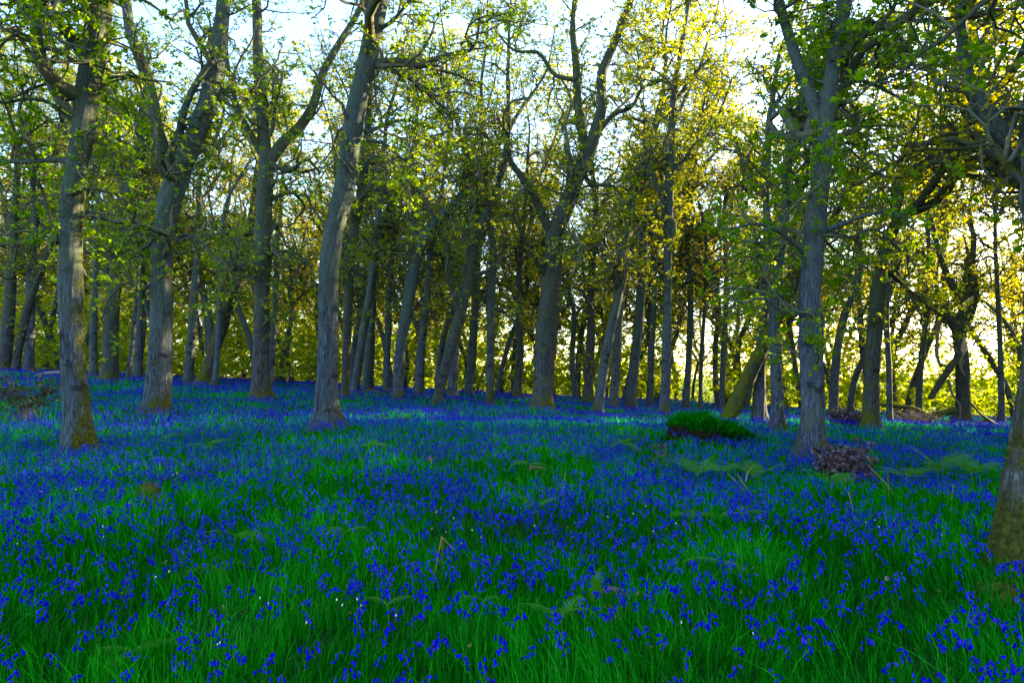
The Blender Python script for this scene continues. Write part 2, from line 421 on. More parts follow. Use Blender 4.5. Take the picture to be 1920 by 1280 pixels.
LEAFN = 0
def build_tree(name, label, P, R, limbs, H, seed, group=None, S=20, rings=70, moss=0.0, side=0.5, young=0.3, bark='bark',
               nl=11, nb=80, nt=620, ncl=2300, size=.10, spread=4.2, low=3.0, rough=.05, ridge=0.0, flare=.45, cat='tree', lowshoots=14, extra=None, extend=True, twr=.005):
    """P [k,3] world trunk points (first on the ground), R radii; limbs = list of (P, R)"""
    rng = np.random.default_rng(seed)
    nt = int(nt * 2.6); nb = int(nb * 1.7); ncl = int(ncl * (2.1 if twr < .006 else 1.75)); size *= .76 - .10 * (twr > .008)
    base = P[0].copy()
    P = np.asarray(P, float); R = np.asarray(R, float)
    # continue the stem up to the height H
    if extend:
        top = P[-1].copy(); d = norm(P[-1] - P[-2]); r = R[-1]
        rem = base[2] + H - top[2]; ext = []; er = []
        if rem > .8:
            n = max(3, int(rem / 1.2))
            for j in range(n):
                d = norm(d + rng.normal(size=3) * .14 + np.array([0, 0, .10])); top = top + d * rem / n
                ext.append(top); er.append(max(.03, r * (1 - .9 * (j + 1) / n)))
            P = np.vstack([P, ext]); R = np.concatenate([R, er])
    full = np.vstack([base - np.array([0, 0, .35]), P]); fr = np.concatenate([[R[0] * 1.02], R])
    tt = catmull(np.column_stack([full, fr]), rings); TP, TR = tt[:, :3], np.maximum(tt[:, 3], .02)
    root = thing(name, label, cat, base, group)
    V, Q = trunk_surface(TP, TR, S, seed, flare, rough, ridge)
    me = mk('trunk', V - base, Q, None, [M[bark]])
    o = link('trunk', me, root); o['moss'] = moss; o['moss_side'] = side
    polys = []
    for (lp, lr) in limbs:
        q = catmull(np.column_stack([lp, lr]), max(14, 5 * len(lp))); lp2, lr2 = q[:, :3], np.maximum(q[:, 3], .012)
        ss = max(8, S // 2)
        nz = 1 + .14 * (vnoise(np.arange(len(lp2))[:, None] * .7, np.arange(ss)[None] * 1.3, seed) - .5)
        V, Q = tubes(lp2[None], (lr2[:, None] * nz)[None], ss)
        lo = link('limb', mk('limb', V - base, Q, None, [M[bark]]), root); lo['moss'] = moss + .12; lo['moss_side'] = side
        polys.append((lp2, lr2))
    acc = Acc()
    TPk, TRk = resample([(TP, TR)], 40)
    Ht = TP[-1, 2] - base[2]
    tl = min(.75, max(.22, (low + .5) / max(Ht, 1)))
    AP, AR = sprout(TPk, TRk, nl, tl, .97, spread * .65, spread * 1.4, 12, .8, .30, .36, .04, rng, .70)
    V, Q = tubes(AP, AR, 8); acc.add(V, Q, mat=0)
    LP, LR = AP, AR
    if polys:
        a, b = resample(polys, 12); LP = np.concatenate([AP, a]); LR = np.concatenate([AR, b])
    BP, BR = sprout(LP, LR, nb, .12, 1.0, 1.0, 2.8, 7, .7, .18, .40, .0, rng, .72)
    if lowshoots:
        SP, SR = sprout(TPk, TRk, lowshoots, min(.5, low * .7 / Ht), .8, .7, 2.4, 7, .95, .10, .36, -.02, rng, .2)
        BP = np.concatenate([BP, SP]); BR = np.concatenate([BR, SR])
    V, Q = tubes(BP, BR, 5); acc.add(V, Q, mat=0)
    allP = BP
    TWP, TWR = sprout(allP, BR, nt, .15, 1.0, .35, 1.0, 5, .65, .06, .30, -.02, rng, .6, twr)
    V, Q = tubes(TWP, TWR, 3); acc.add(V, Q, mat=0)
    ends = np.concatenate([TWP, BP[:, 2:]]) if BP[:, 2:].shape[1] == TWP.shape[1] else TWP
    if ncl: leaf_clusters(acc, ends, ncl, 5, size, rng)
    c = link('crown', acc.mesh('crown', [M['twig'], M['leaf']], base), root); c['young'] = young
    if extra: extra(root, base, rng)
    return root

def px_line(pts, Y0, dY, wob=None):
    """pixel polyline (x, y, width) -> world points at depth Y0 + dY*t, radii"""
    n = len(pts); P = []; R = []
    d = [0.0]
    for a, b in zip(pts[:-1], pts[1:]): d.append(d[-1] + math.hypot(a[0] - b[0], a[1] - b[1]))
    for k, p in enumerate(pts):
        Y = Y0 + dY * (d[k] / max(d[-1], 1)) ** 1.0
        if wob is not None: Y += wob(max(0.0, (pts[0][1] - p[1]) * Y0 / F))
        P.append(at(p[0], p[1], Y)); rr = ray(p[0], p[1]); depth = Y * (1.0)
        R.append(max(.008, .85 * p[2] * .5 / F * depth / math.hypot(1, rr[0] / rr[1])))
    return np.array(P), np.array(R)

TREES = [
 # ---- the big trunks close by
 dict(label='tall straight grey trunk with one mossy flank, beside the dark twiggy shrub', t=[(150,862,72),(139,700,58),(133,560,58),(134,450,56),(139,350,54),(153,260,56),(168,150,58),(183,60,60),(190,-20,58)],
      limbs=[([(168,118,34),(140,80,28),(112,45,25),(85,12,24),(60,-25,22)],-1.0),([(130,302,20),(100,300,15),(50,303,13),(0,302,12),(-70,292,8)],.8),
             ([(140,226,16),(118,214,12),(90,192,10),(50,186,9),(0,192,8),(-60,170,6)],-.7),([(116,228,10),(112,205,8),(122,175,7),(145,160,5)],.3),([(110,455,14),(92,400,8),(72,340,7),(45,290,5),(30,260,4)],.9)],
      moss=-.10, side=1.0, young=.05, H=17, S=44, rings=150, dY=-.3, size=.10, low=5.2, nt=700, ncl=2500, ls=20),
 dict(label='stout grey oak forking into two limbs, a torn dark strip along its fork', t=[(293,775,62),(299,690,55),(303,560,50),(306,450,50),(320,370,54),(347,300,50),(376,230,44),(400,150,42),(413,60,36),(424,-20,32)],
      limbs=[([(325,330,36),(305,280,34),(292,230,30),(285,180,28),(266,120,27),(245,60,25),(234,-20,22)],.9),([(335,290,22),(340,230,18),(356,180,16),(378,140,14),(400,110,10)],-.5),([(318,400,16),(345,330,12),(395,290,10),(440,230,8)],1.5),([(310,470,12),(345,440,8),(375,452,7),(400,480,5),(430,500,4)],-.9),([(298,520,10),(262,545,8),(240,530,6),(205,560,5),(190,600,4)],-.8),([(330,300,14),(290,275,9),(255,250,8),(220,190,7),(180,185,5)],-1.0)],
      moss=.02, side=.35, young=.12, H=18, S=36, rings=120, size=.10, low=3.6, nt=700, ncl=2600, ls=26),
 dict(label='dark brown oak with wide spreading fork, standing upright in front of a pinkish slim stem', t=[(488,750,44),(490,650,37),(492,500,34),(494,400,36),(499,320,34),(494,250,28),(489,190,27),(484,100,24),(480,-20,20)],
      limbs=[([(505,305,28),(530,268,26),(562,238,24),(588,195,21),(604,140,18),(634,85,16),(668,30,13),(690,-20,10)],.8),([(498,300,14),(540,320,9),(575,300,7),(600,325,5)],-.7),([(486,190,12),(440,200,9),(405,185,7),(380,205,5)],.8),([(490,480,10),(540,470,7),(575,490,5),(590,520,4)],-.9),([(490,285,18),(466,245,14),(446,200,12),(432,150,10),(424,90,8)],-.7)],
      moss=.10, side=.25, young=.22, H=18, S=30, rings=100, bark='bark_brown', size=.11, low=3.4, ncl=2600, ls=24),
 dict(label='tall grey trunk leaning and curving upward, bare and scarred, moss only at its foot', t=[(616,808,58),(612,720,48),(615,620,44),(617,500,44),(630,415,44),(648,340,46),(660,250,46),(675,170,44),(695,90,42),(712,0,39),(718,-30,37)],
      limbs=[([(686,250,12),(720,235,8),(760,225,6),(800,240,4)],.6),([(700,60,12),(735,40,9),(770,0,7)],-.3),([(686,262,9),(725,272,7),(760,300,6),(790,290,5),(830,335,4)],.5),([(645,360,9),(690,300,6),(730,300,5),(770,345,4)],-.6)],
      moss=-.16, side=.75, young=.15, H=19, S=44, rings=150, dY=-.4, size=.10, low=6.0, ncl=1700, ls=9),
 dict(label='big dark grey oak with a steep double fork and fresh green shoots along its stem', t=[(1517,862,62),(1523,770,53),(1521,640,54),(1520,540,52),(1526,450,50),(1533,380,46),(1544,300,42),(1548,230,40),(1556,170,36),(1566,100,34),(1578,40,34),(1586,-20,32)],
      limbs=[([(1540,250,34),(1522,190,30),(1500,130,27),(1483,80,25),(1468,30,23),(1455,-20,20)],.7),([(1530,440,18),(1580,420,12),(1640,400,8),(1700,410,6)],-1.2),([(1515,480,14),(1470,440,10),(1420,420,8),(1370,430,5)],-.8),([(1565,60,14),(1610,40,10),(1660,50,9),(1700,90,7),(1715,130,5)],-.8),([(1535,420,12),(1590,445,9),(1640,430,7),(1690,470,5)],.9),([(1512,590,10),(1470,585,7),(1430,560,6),(1390,570,4)],-.9),([(1560,180,14),(1600,150,10),(1650,165,8),(1700,190,5)],.6)],
      moss=-.06, side=.15, young=.0, H=18, S=44, rings=140, dY=-.2, size=.115, low=2.7, nt=900, ncl=2500, nl=13, spread=4.4, ls=44),
 dict(label='huge ridged oak butt swelling to a mossy foot at the edge of the view', t=[(1982,1112,312),(1986,1030,296),(1992,940,276),(2001,840,256),(2010,700,242),(2013,560,232),(2010,400,222),(2006,200,210)],
      limbs=[([(2010,330,60),(1960,345,34),(1905,325,22),(1872,285,18),(1852,262,14),(1820,270,9),(1800,262,6)],1.2),([(1860,275,12),(1850,240,10),(1858,205,7),(1880,180,5)],.3),([(2000,-90,40),(1930,-40,24),(1848,2,16),(1805,40,13),(1765,76,11),(1725,100,9),(1690,135,7),(1650,150,5)],1.0)],
      moss=.12, side=-.35, young=.05, H=16, S=130, rings=300, bark='bark_rough', ridge=.030, flare=.28, rough=.03, size=.085, low=5.0, ncl=650, nt=420, ls=6),
 # ---- the middle rank
 dict(label='burly central oak with a swollen mossy waist and twin limbs high above it', t=[(1018,770,42),(1021,690,40),(1026,610,45),(1032,540,38),(1038,480,36),(1042,430,38),(1063,380,36),(1084,330,32),(1108,275,30),(1128,205,23),(1128,140,20),(1156,70,19),(1190,-20,13)],
      limbs=[([(1036,440,24),(1020,410,20),(1002,370,18),(980,335,16),(958,303,12),(950,270,8)],-.8),([(1098,300,24),(1092,250,21),(1083,190,18),(1080,120,17),(1074,60,14),(1078,0,11),(1090,-40,9)],.9),([(1120,250,14),(1150,215,11),(1185,200,9),(1205,165,8),(1240,150,6),(1260,110,4)],-.7),([(1085,310,12),(1110,345,9),(1150,350,7),(1180,390,5),(1215,395,4)],-.9),([(1080,150,12),(1040,140,9),(1010,100,8),(965,95,6),(930,60,4)],.6),([(1050,410,14),(1062,360,10),(1066,310,8),(1058,270,5)],.4),([(1024,520,12),(1000,480,8),(975,430,6),(960,400,5)],-.8)],
      moss=.17, side=.10, young=.35, H=21, S=28, rings=100, bark='bark_brown', size=.13, low=2.4, ncl=2800, ls=46, rough=.10),
 dict(label='slender scar-mottled trunk bending away in a long curve, dead forked stub on its bend', t=[(746,752,22),(750,660,23),(765,570,25),(780,485,27),(798,440,26),(832,402,22),(880,352,17),(920,292,14),(955,240,10)],
      limbs=[([(786,470,14),(778,420,11),(774,380,9),(777,350,7),(800,335,5)],.4),([(776,352,7),(750,325,6),(725,310,5),(690,305,4)],.4)], moss=.08, side=.1, young=.35, H=15, size=.13, low=3.4, ncl=1700, spread=3.2, ls=16),
 dict(label='slim bare trunk sweeping sideways, paler where its bark has split, with a wriggling side stem', t=[(820,758,20),(834,690,22),(858,605,24),(880,525,22),(892,450,20),(911,400,17),(935,345,15),(952,260,11)],
      limbs=[([(862,590,14),(850,545,11),(838,510,10),(842,470,9),(836,430,7)],-.5)], moss=.02, side=-.1, young=.4, H=17, bark='bark_brown', size=.13, low=4.0, ncl=1600, ls=12),
 dict(label='upright slim trunk, dark and mossy, just beyond the sideways-sweeping one', t=[(918,760,19),(920,650,18),(921,550,19),(925,480,17),(916,400,14),(912,320,11)], limbs=[], moss=.22, side=.2, young=.3, H=17, size=.13, low=3.5, ncl=1600, spread=3.2),
 dict(label='grey trunk half hidden behind the sideways-sweeping one', t=[(847,750,22),(852,660,20),(862,590,18),(874,500,16),(884,420,14),(880,330,11)], limbs=[], moss=-.05, side=.2, young=.45, H=17, size=.14, low=5, ncl=1500),
 dict(label='dark mossy trunk hard beside the tall scarred leaning one, slightly warmer bark', t=[(646,748,16),(651,620,20),(656,500,22),(668,410,20),(682,330,19),(690,240,16)], limbs=[], moss=.20, side=.2, young=.35, H=18, bark='bark_brown', size=.13, low=3.5, ncl=1700),
 dict(label='grey trunk leaning outward from a shared foot, first of a close pair', t=[(664,738,18),(678,640,18),(692,560,17),(704,460,15),(712,380,13)], limbs=[], moss=.0, side=.2, young=.45, H=17, size=.14, low=4, ncl=1500),
 dict(label='smooth grey trunk, second of the close pair, straighter and thicker', t=[(688,736,24),(695,620,20),(700,500,18),(718,420,15),(745,350,12)], limbs=[], moss=-.08, side=.2, young=.45, H=17, size=.14, low=5, ncl=1500),
 dict(label='trunk with a dark mossy edge and a kinked waist, leaning against a paler twin', t=[(1120,778,22),(1132,690,22),(1148,605,22),(1160,550,20),(1165,480,20),(1176,430,17),(1190,345,15),(1202,300,13),(1220,270,9)], limbs=[], moss=.08, side=-.4, young=.5, H=17, size=.13, low=2.8, ncl=1900, ls=24),
 dict(label='paler trunk crowded behind the kinked one', t=[(1149,770,20),(1156,680,19),(1160,600,18),(1170,500,16),(1180,400,13)], limbs=[], moss=-.02, side=.2, young=.55, H=17, size=.14, low=4.2, ncl=1500),
 dict(label='grey trunk widening to a mossy foot, leaning a little away from the central oak', t=[(1182,768,25),(1190,680,22),(1200,580,22),(1207,450,18),(1214,380,16),(1230,320,13)], limbs=[], moss=.02, side=-.2, young=.6, H=18, size=.14, low=4.0, ncl=1700),
 dict(label='straight tall dark trunk running high into the canopy, ahead of the leaning mossy trunk', t=[(1245,782,23),(1250,660,21),(1252,500,19),(1254,400,20),(1256,300,19),(1262,200,15),(1274,110,12),(1290,10,10),(1292,-30,9)],
      limbs=[([(1262,320,12),(1300,282,9),(1332,245,8),(1356,195,6),(1372,150,4)],.8),([(1252,430,10),(1238,370,8),(1220,320,6),(1200,290,4)],-.5),([(1266,190,8),(1300,140,6),(1330,110,4)],-.5)], moss=.10, side=-.1, young=.5, H=21, size=.13, low=4.5, ncl=2000, ls=16),
 dict(label='thin clean-bent grey trunk between the straight tall dark trunk and the leaning mossy one', t=[(1285,766,17),(1292,660,14),(1295,550,13),(1290,470,12),(1296,350,10)], limbs=[], moss=-.02, side=-.2, young=.7, H=17, size=.14, low=5, ncl=1500),
 dict(label='leaning trunk furred with yellow-green moss, rising slantwise behind the grassy mound', t=[(1362,795,34),(1400,712,33),(1440,632,30),(1482,545,24),(1522,472,19),(1566,404,14),(1600,340,10)], limbs=[], moss=.35, side=0, young=.15, H=9.0, dY=-3.6, bark='bark_moss', size=.12, low=3.2, ncl=900, nt=350, nb=40, spread=2.2, ls=8, cat='tree', flare=.2),
 dict(label='grey trunk with bright moss beside its foot, just short of the big forked oak', t=[(1459,818,34),(1456,710,28),(1452,600,26),(1460,500,26),(1471,420,23),(1476,330,20),(1488,240,16)], limbs=[], moss=-.02, side=.42, young=.2, H=17, size=.12, low=3.2, ncl=1900, ls=18),
 dict(label='broad dim trunk directly behind the slanting mossy one', t=[(1424,792,34),(1425,700,27),(1432,580,24),(1440,470,20),(1436,360,16)], limbs=[], moss=.0, side=-.2, young=.35, H=17, size=.13, low=3.8, ncl=1700),
 dict(label='dark mossy oak with a long serpentine limb, standing next to the brushwood', t=[(1632,808,40),(1634,710,35),(1641,610,35),(1650,520,33),(1665,450,30),(1690,408,27),(1718,385,22)],
      limbs=[([(1700,400,24),(1735,388,22),(1768,366,22),(1792,322,20),(1808,262,19),(1812,205,17),(1800,160,12),(1786,120,9),(1800,80,6)],.5),([(1672,440,18),(1684,390,15),(1680,340,12),(1700,270,9),(1725,220,7)],1.0),([(1655,500,12),(1700,540,9),(1740,575,7),(1780,600,5)],.8)], moss=.14, side=-.3, young=.18, H=14, S=28, rings=90, bark='bark_brown', size=.115, low=4.0, nl=6, ncl=1700, ls=9),
 dict(label='slim trunk crowding the mossy oak by the brushwood', t=[(1668,794,14),(1667,690,13),(1662,600,13),(1668,500,12),(1680,420,9)], limbs=[], moss=.1, side=.1, young=.4, H=14, size=.13, low=4, ncl=1100),
 dict(label='dim grey trunk beyond the big forked oak, its stem bending toward the mossy oak', t=[(1562,780,22),(1568,670,20),(1584,590,18),(1604,540,16),(1612,450,13),(1616,350,11)], limbs=[], moss=.02, side=.1, young=.55, H=17, size=.14, low=4, ncl=1600),
 dict(label='straight slim grey trunk between the broken oak and the huge ridged butt', t=[(1878,792,17),(1876,670,13),(1870,540,11),(1866,430,9),(1872,330,7)], limbs=[], moss=-.05, side=.1, young=.5, H=15, size=.13, low=4.5, ncl=1300),
 # ---- left rear
 dict(label='dark shaggy trunk hung with ivy-like growth at the far edge of the bluebells', t=[(8,688,34),(16,600,30),(22,500,24),(28,400,19),(32,300,15),(20,220,12)], limbs=[], moss=.12, side=.2, young=.4, H=17, bark='bark_brown', size=.13, low=1.5, ncl=2000, ls=40),
 dict(label='slanting reddish trunk crossing in front of the dark shaggy one', t=[(28,686,20),(46,600,19),(66,535,17),(92,465,14),(120,400,11)], limbs=[], moss=-.02, side=-.2, young=.4, H=14, bark='bark_brown', size=.13, low=4, ncl=1200),
 dict(label='short-looking grey trunk behind the twiggy shrub', t=[(54,692,25),(57,600,22),(58,500,20),(66,400,16)], limbs=[], moss=-.03, side=.1, young=.45, H=16, size=.13, low=4, ncl=1500),
 dict(label='rough brown oak with flared foot and wide fork, next to the tall straight grey trunk', t=[(205,716,42),(209,600,34),(219,500,31),(230,420,29),(240,360,27)],
      limbs=[([(240,365,24),(252,320,20),(270,285,16),(285,240,12),(282,180,8)],.5),([(238,370,20),(222,330,16),(205,300,13),(196,240,10),(205,170,8)],-.5)], moss=.06, side=.25, young=.35, H=15, bark='bark_brown', size=.12, low=3.4, ncl=2000, ls=20),
 dict(label='thin grey trunk squeezed between the tall straight trunk and the rough brown oak', t=[(175,702,18),(176,600,17),(180,480,15),(184,360,12)], limbs=[], moss=.0, side=.2, young=.5, H=16, size=.14, low=4, ncl=1400),
 dict(label='pale slim trunk seen between the rough brown oak and the stout forked one', t=[(258,706,21),(262,610,17),(265,520,14),(262,420,12)], limbs=[], moss=-.02, side=.2, young=.5, H=16, size=.14, low=4, ncl=1400),
 dict(label='narrow tilted trunk next to the pale slim one', t=[(240,706,12),(250,620,10),(257,540,9),(262,450,8)], limbs=[], moss=-.02, side=.2, young=.5, H=14, size=.14, low=4, ncl=1000),
 dict(label='slanting mossy trunk growing out at an angle beside a paler stem', t=[(382,722,38),(404,650,29),(428,570,27),(455,485,23),(472,410,19),(484,310,14)], limbs=[], moss=.18, side=-.25, young=.35, H=15, bark='bark_moss', size=.13, low=3.4, ncl=1700),
 dict(label='pale stem straight behind the slanting mossy trunk', t=[(402,718,15),(408,650,12),(412,560,11),(416,450,9)], limbs=[], moss=-.05, side=.2, young=.45, H=15, size=.14, low=4.4, ncl=1200),
 dict(label='slim warm pinkish trunk catching low sun behind the dark brown oak', t=[(506,716,16),(513,620,14),(519,520,14),(524,430,11),(530,330,8)], limbs=[], moss=-.15, side=.0, young=.55, H=16, size=.14, low=5.0, ncl=1300, ls=6),
 dict(label='dim trunk with mossy foot between the stout forked oak and the slanting mossy one', t=[(352,712,22),(360,620,20),(366,530,18),(372,430,14)], limbs=[], moss=.08, side=.1, young=.45, H=16, size=.14, low=3.6, ncl=1500),
 # ---- centre rear
 dict(label='dark leaning trunk just short of the central oak', t=[(968,750,19),(975,660,17),(972,560,15),(978,460,12),(985,380,9)], limbs=[], moss=.14, side=.1, young=.5, H=15, bark='bark_brown', size=.14, low=3.5, ncl=1400),
 dict(label='grey trunk at the crest standing alone past the bending slender trunk', t=[(786,736,22),(790,650,19),(800,560,15),(806,480,12),(820,400,9)], limbs=[], moss=.05, side=.2, young=.5, H=16, size=.14, low=3.5, ncl=1500),
 dict(label='dim straight trunk at the crest beside the bending slender trunk', t=[(724,734,16),(727,640,15),(730,540,13),(738,440,11)], limbs=[], moss=.04, side=.2, young=.5, H=16, size=.14, low=3.5, ncl=1400),
 dict(label='twin-toned trunk at the crest behind the upright slim mossy one', t=[(880,740,20),(886,650,18),(892,560,15),(898,470,12)], limbs=[], moss=.02, side=.1, young=.55, H=16, size=.14, low=3.5, ncl=1500),
 dict(label='ivy-darkened trunk at the crest between the central oak and the kinked trunk', t=[(1103,754,22),(1106,660,20),(1110,560,18),(1112,460,15)], limbs=[], moss=.12, side=.1, young=.5, H=16, bark='bark_brown', size=.14, low=2.0, ncl=1900, ls=34),
 dict(label='thin trunk close behind the straight tall dark trunk', t=[(1220,760,14),(1222,660,13),(1226,560,12),(1228,460,10)], limbs=[], moss=.0, side=-.1, young=.6, H=16, size=.14, low=4, ncl=1300),
 dict(label='grey trunk at the crest in the bright gap behind the grassy mound', t=[(1352,762,14),(1357,660,13),(1362,560,12),(1360,460,10)], limbs=[], moss=-.05, side=-.1, young=.7, H=15, size=.14, low=4, ncl=1200),
 dict(label='dark thin trunk edging the bright gap beyond the bluebells', t=[(1312,764,9),(1316,660,9),(1322,560,9),(1324,460,8)], limbs=[], moss=.05, side=-.1, young=.7, H=14, bark='bark_brown', size=.14, low=4, ncl=1000),
 dict(label='dim grey trunk beyond the slumped brushwood, leaning to the broken oak', t=[(1722,778,16),(1726,690,15),(1736,600,13),(1742,500,11),(1738,400,8)], limbs=[], moss=.0, side=-.1, young=.5, H=15, size=.14, low=3.4, ncl=1300),
]

HERO = []
tree_xy = []
for i, d in enumerate(TREES):
    b = ground(d['t'][0][0], d['t'][0][1])
    Y = b[1] if i != 5 else 5.25
    if Y > 44: Y = 40 + (Y - 44) * .3
    # the stem sways in depth too
    rg = np.random.default_rng(100 + i)
    amp = rg.uniform(-.5, .5, 2) * (0.2 if i == 5 else 1)
    P, R = px_line(d['t'], Y, d.get('dY', 0.0), lambda hh: amp[0] * math.sin(hh * .35) * .6 + amp[1] * .06 * hh)
    P[0, 2] = th(P[0, 0], P[0, 1]) - (0.0 if i != 5 else .05)
    limbs = []
    for pts, dy in d['limbs']:
        lp0 = at(pts[0][0], pts[0][1], Y)
        k = np.argmin(np.abs(P[:, 2] - lp0[2])); yy = float(np.interp(lp0[2], P[:, 2], P[:, 1]))
        limbs.append(px_line(pts, yy, dy * Y / 14.0))
    near = Y < 17
    mid = 0 if near else float(sstep(Y, 17, 36))
    d['H'] *= 1 + (.38 if d['label'].find('furred') < 0 else 0) * mid; d['low'] *= 1 + .5 * mid
    build_tree('oak_tree', d['label'], P, R, limbs, d['H'], 500 + i * 7, S=d.get('S', 20), rings=d.get('rings', 64), moss=d['moss'], side=d['side'], young=d['young'],
               bark=d.get('bark', 'bark'), nl=d.get('nl', 11 + int(7 * mid)), nb=d.get('nb', 80 + int(30 * mid)), nt=d.get('nt', 560), twr=.005 + .004 * mid, ncl=d['ncl'], size=d['size'], spread=d.get('spread', 3.8),
               low=d['low'], rough=d.get('rough', .05), ridge=d.get('ridge', 0), flare=d.get('flare', .62 if near else .5), lowshoots=d.get('ls', 14), cat=d.get('cat', 'tree'))
    tree_xy.append((P[0, 0], P[0, 1], R[0]))

# ---- the broken oak
def broken_oak():
    b = ground(1805, 790); Y = b[1]
    P, R = px_line([(1805,790,40),(1806,740,34),(1805,690,33),(1800,640,31),(1802,610,30)], Y, 0)
    P[0, 2] = th(P[0, 0], P[0, 1])
    limbs = [px_line([(1798,622,28),(1780,598,24),(1764,582,22),(1740,570,18),(1712,555,15),(1694,530,12),(1680,505,9),(1672,470,6)], Y, -.8),
             px_line([(1806,600,26),(1812,578,24),(1802,560,20),(1786,535,18),(1770,500,15),(1758,465,13),(1750,425,10),(1738,380,7)], Y, .7),
             px_line([(1806,618,26),(1822,580,22),(1828,545,20),(1822,500,16),(1826,450,13),(1818,400,10),(1826,340,7)], Y, .4)]
    def extra(root, base, rng):
        # hanging torn limb, leaning broken branch, pale torn wood
        def child(nm, pts, dy, mat, lab=None, S=9, off=0):
            p, r = px_line(pts, Y + off, dy); q = catmull(np.column_stack([p, r]), 24); k = np.arange(24)
            nz = 1 + .35 * (vnoise(k[:, None] * .9, np.arange(S)[None] * 1.7, len(pts)) - .5)
            V, Q = tubes(q[None, :, :3], (np.maximum(q[:, 3], .006)[:, None] * nz)[None], S)
            o = link(nm, mk(nm, V - base, Q, None, [M[mat]], tint=np.full(len(Q), .5)), root); o['moss'] = -.1; o['moss_side'] = 0.0
            if lab: o['label'] = lab
        child('hanging_limb', [(1806,572,9),(1790,574,9),(1776,570,11),(1768,584,11),(1760,610,11),(1757,640,10),(1757,665,9),(1764,684,7),(1782,686,4)], -.3, 'dead', 'grey dead limb hanging down in a hook')
        child('leaning_limb', [(1800,660,14),(1788,680,18),(1772,702,17),(1756,728,16),(1744,746,14)], -.5, 'bark_brown', 'snapped limb propped slantwise against the trunk', off=-.3)
        child('torn_wood', [(1806,628,4),(1807,640,12),(1806,655,16),(1801,672,9),(1800,690,4)], .05, 'pale_wood', 'pale torn patch of bare wood', 10, -.3)
        child('torn_stub', [(1824,555,3),(1820,562,14),(1812,570,15),(1806,578,6)], -.1, 'pale_wood', 'reddish snapped limb end', 8, -.25)
        child('dead_branch', [(1806,672,5),(1792,656,5),(1778,644,5)], -.4, 'dead', None, 6, -.3)
        child('dead_branch', [(1812,668,5),(1802,690,5),(1810,704,4)], -.2, 'dead', None, 6, -.3)
        child('dead_branch', [(1778,712,6),(1786,740,6),(1800,760,5),(1800,792,4)], -.2, 'dead', None, 6, -.2)
        child('dead_branch', [(1824,648,6),(1842,620,4),(1870,600,3)], .4, 'dead', None, 6)
    build_tree('broken_oak', 'storm-broken oak with torn pale wood and a dead limb hooked over its crown', P, R, limbs, 11.5, 991, S=26, rings=60,
               moss=.05, side=.0, young=.4, bark='bark_brown', nl=3, nb=36, nt=200, ncl=420, size=.10, spread=2.6, low=7.5, lowshoots=3, extra=extra)
    tree_xy.append((P[0, 0], P[0, 1], R[0]))
broken_oak()

# ---- far trees: six kinds, copied
far_roots = []
FARLAB = 'slender distant oak among the crowded dim trunks at the back of the wood'
def make_far(seed):
    rng = np.random.default_rng(seed)
    n = 7; P = [np.zeros(3)]; d = np.array([rng.normal() * .12, rng.normal() * .12, 1.0])
    for k in range(n):
        d = norm(d + rng.normal(size=3) * .17 + np.array([0, 0, .12])); P.append(P[-1] + d * 2.0)
    R = np.linspace(.19, .10, n + 1) * rng.uniform(.75, 1.25)
    lim = []
    for k in range(2):
        s = P[3 + k * 2]; a = rng.uniform(0, 6.28); pts = [s]; dd = norm(np.array([math.cos(a), math.sin(a), .8]))
        for j in range(5):
            dd = norm(dd + rng.normal(size=3) * .22 + np.array([0, 0, .1])); pts.append(pts[-1] + dd * .95)
        lim.append((np.array(pts), np.linspace(.11, .03, 6)))
    return build_tree('oak_tree', FARLAB, np.array(P), R, lim, 21.5, seed, group='distant oaks at the back of the wood', S=10, rings=30, moss=.03, side=.1,
                      young=rng.uniform(.5, .95), nl=16, nb=100, nt=420, ncl=800, size=.185, spread=3.9, low=5.0, lowshoots=14, twr=.010)  # far crowns set yellower, partly to look sunlit
protos = [make_far(3000 + 11 * k) for k in range(7)]
rg = np.random.default_rng(42)
spots = []
tries = 0
while len(spots) < 185 and tries < 6000:
    tries += 1
    y = 44 + 66 * rg.random() ** 1.0; x = rg.uniform(-.86, .86) * y
    ppx = 960 + F * x / y
    if 1275 < ppx < 1345 and rg.random() < .75: continue
    if 1700 < ppx < 1880 and (y < 70 or rg.random() < .5): continue
    if y > 110 - 32 * float(sstep(x / y, -.35, .25)): continue
    if any((x - a) ** 2 + (y - b) ** 2 < 2.3 ** 2 for a, b in spots): continue
    if any((x - a) ** 2 + (y - b) ** 2 < 2.0 ** 2 for a, b, _ in tree_xy): continue
    spots.append((x, y))
for k, (x, y) in enumerate(spots):
    o = protos[k] if k < len(protos) else copy_tree(protos[k % len(protos)])
    o.location = (x, y, th(x, y) - .05); o.rotation_euler = (0, 0, rg.uniform(0, 6.28)); s = rg.uniform(.92, 1.32); o.scale = (s, s, s)

# ---- unseen oaks, same kinds, added beyond the frame to keep sun off the ground
SHLAB = 'unseen oak added beyond the view to shade the ground from the low sun'
for k in range(64):
    a = rg.uniform(math.radians(40), math.radians(92)); rr = rg.uniform(14, 60)
    x, y = math.sin(a) * rr, math.cos(a) * rr
    if x < .80 * y + 2: continue
    o = copy_tree(protos[k % len(protos)]); o.location = (x, y, th(x, y) - .05); o.rotation_euler = (0, 0, rg.uniform(0, 6.28)); s = rg.uniform(.9, 1.15); o.scale = (s, s, s)
    o['label'] = SHLAB; o['group'] = 'shade oaks added beyond the view'

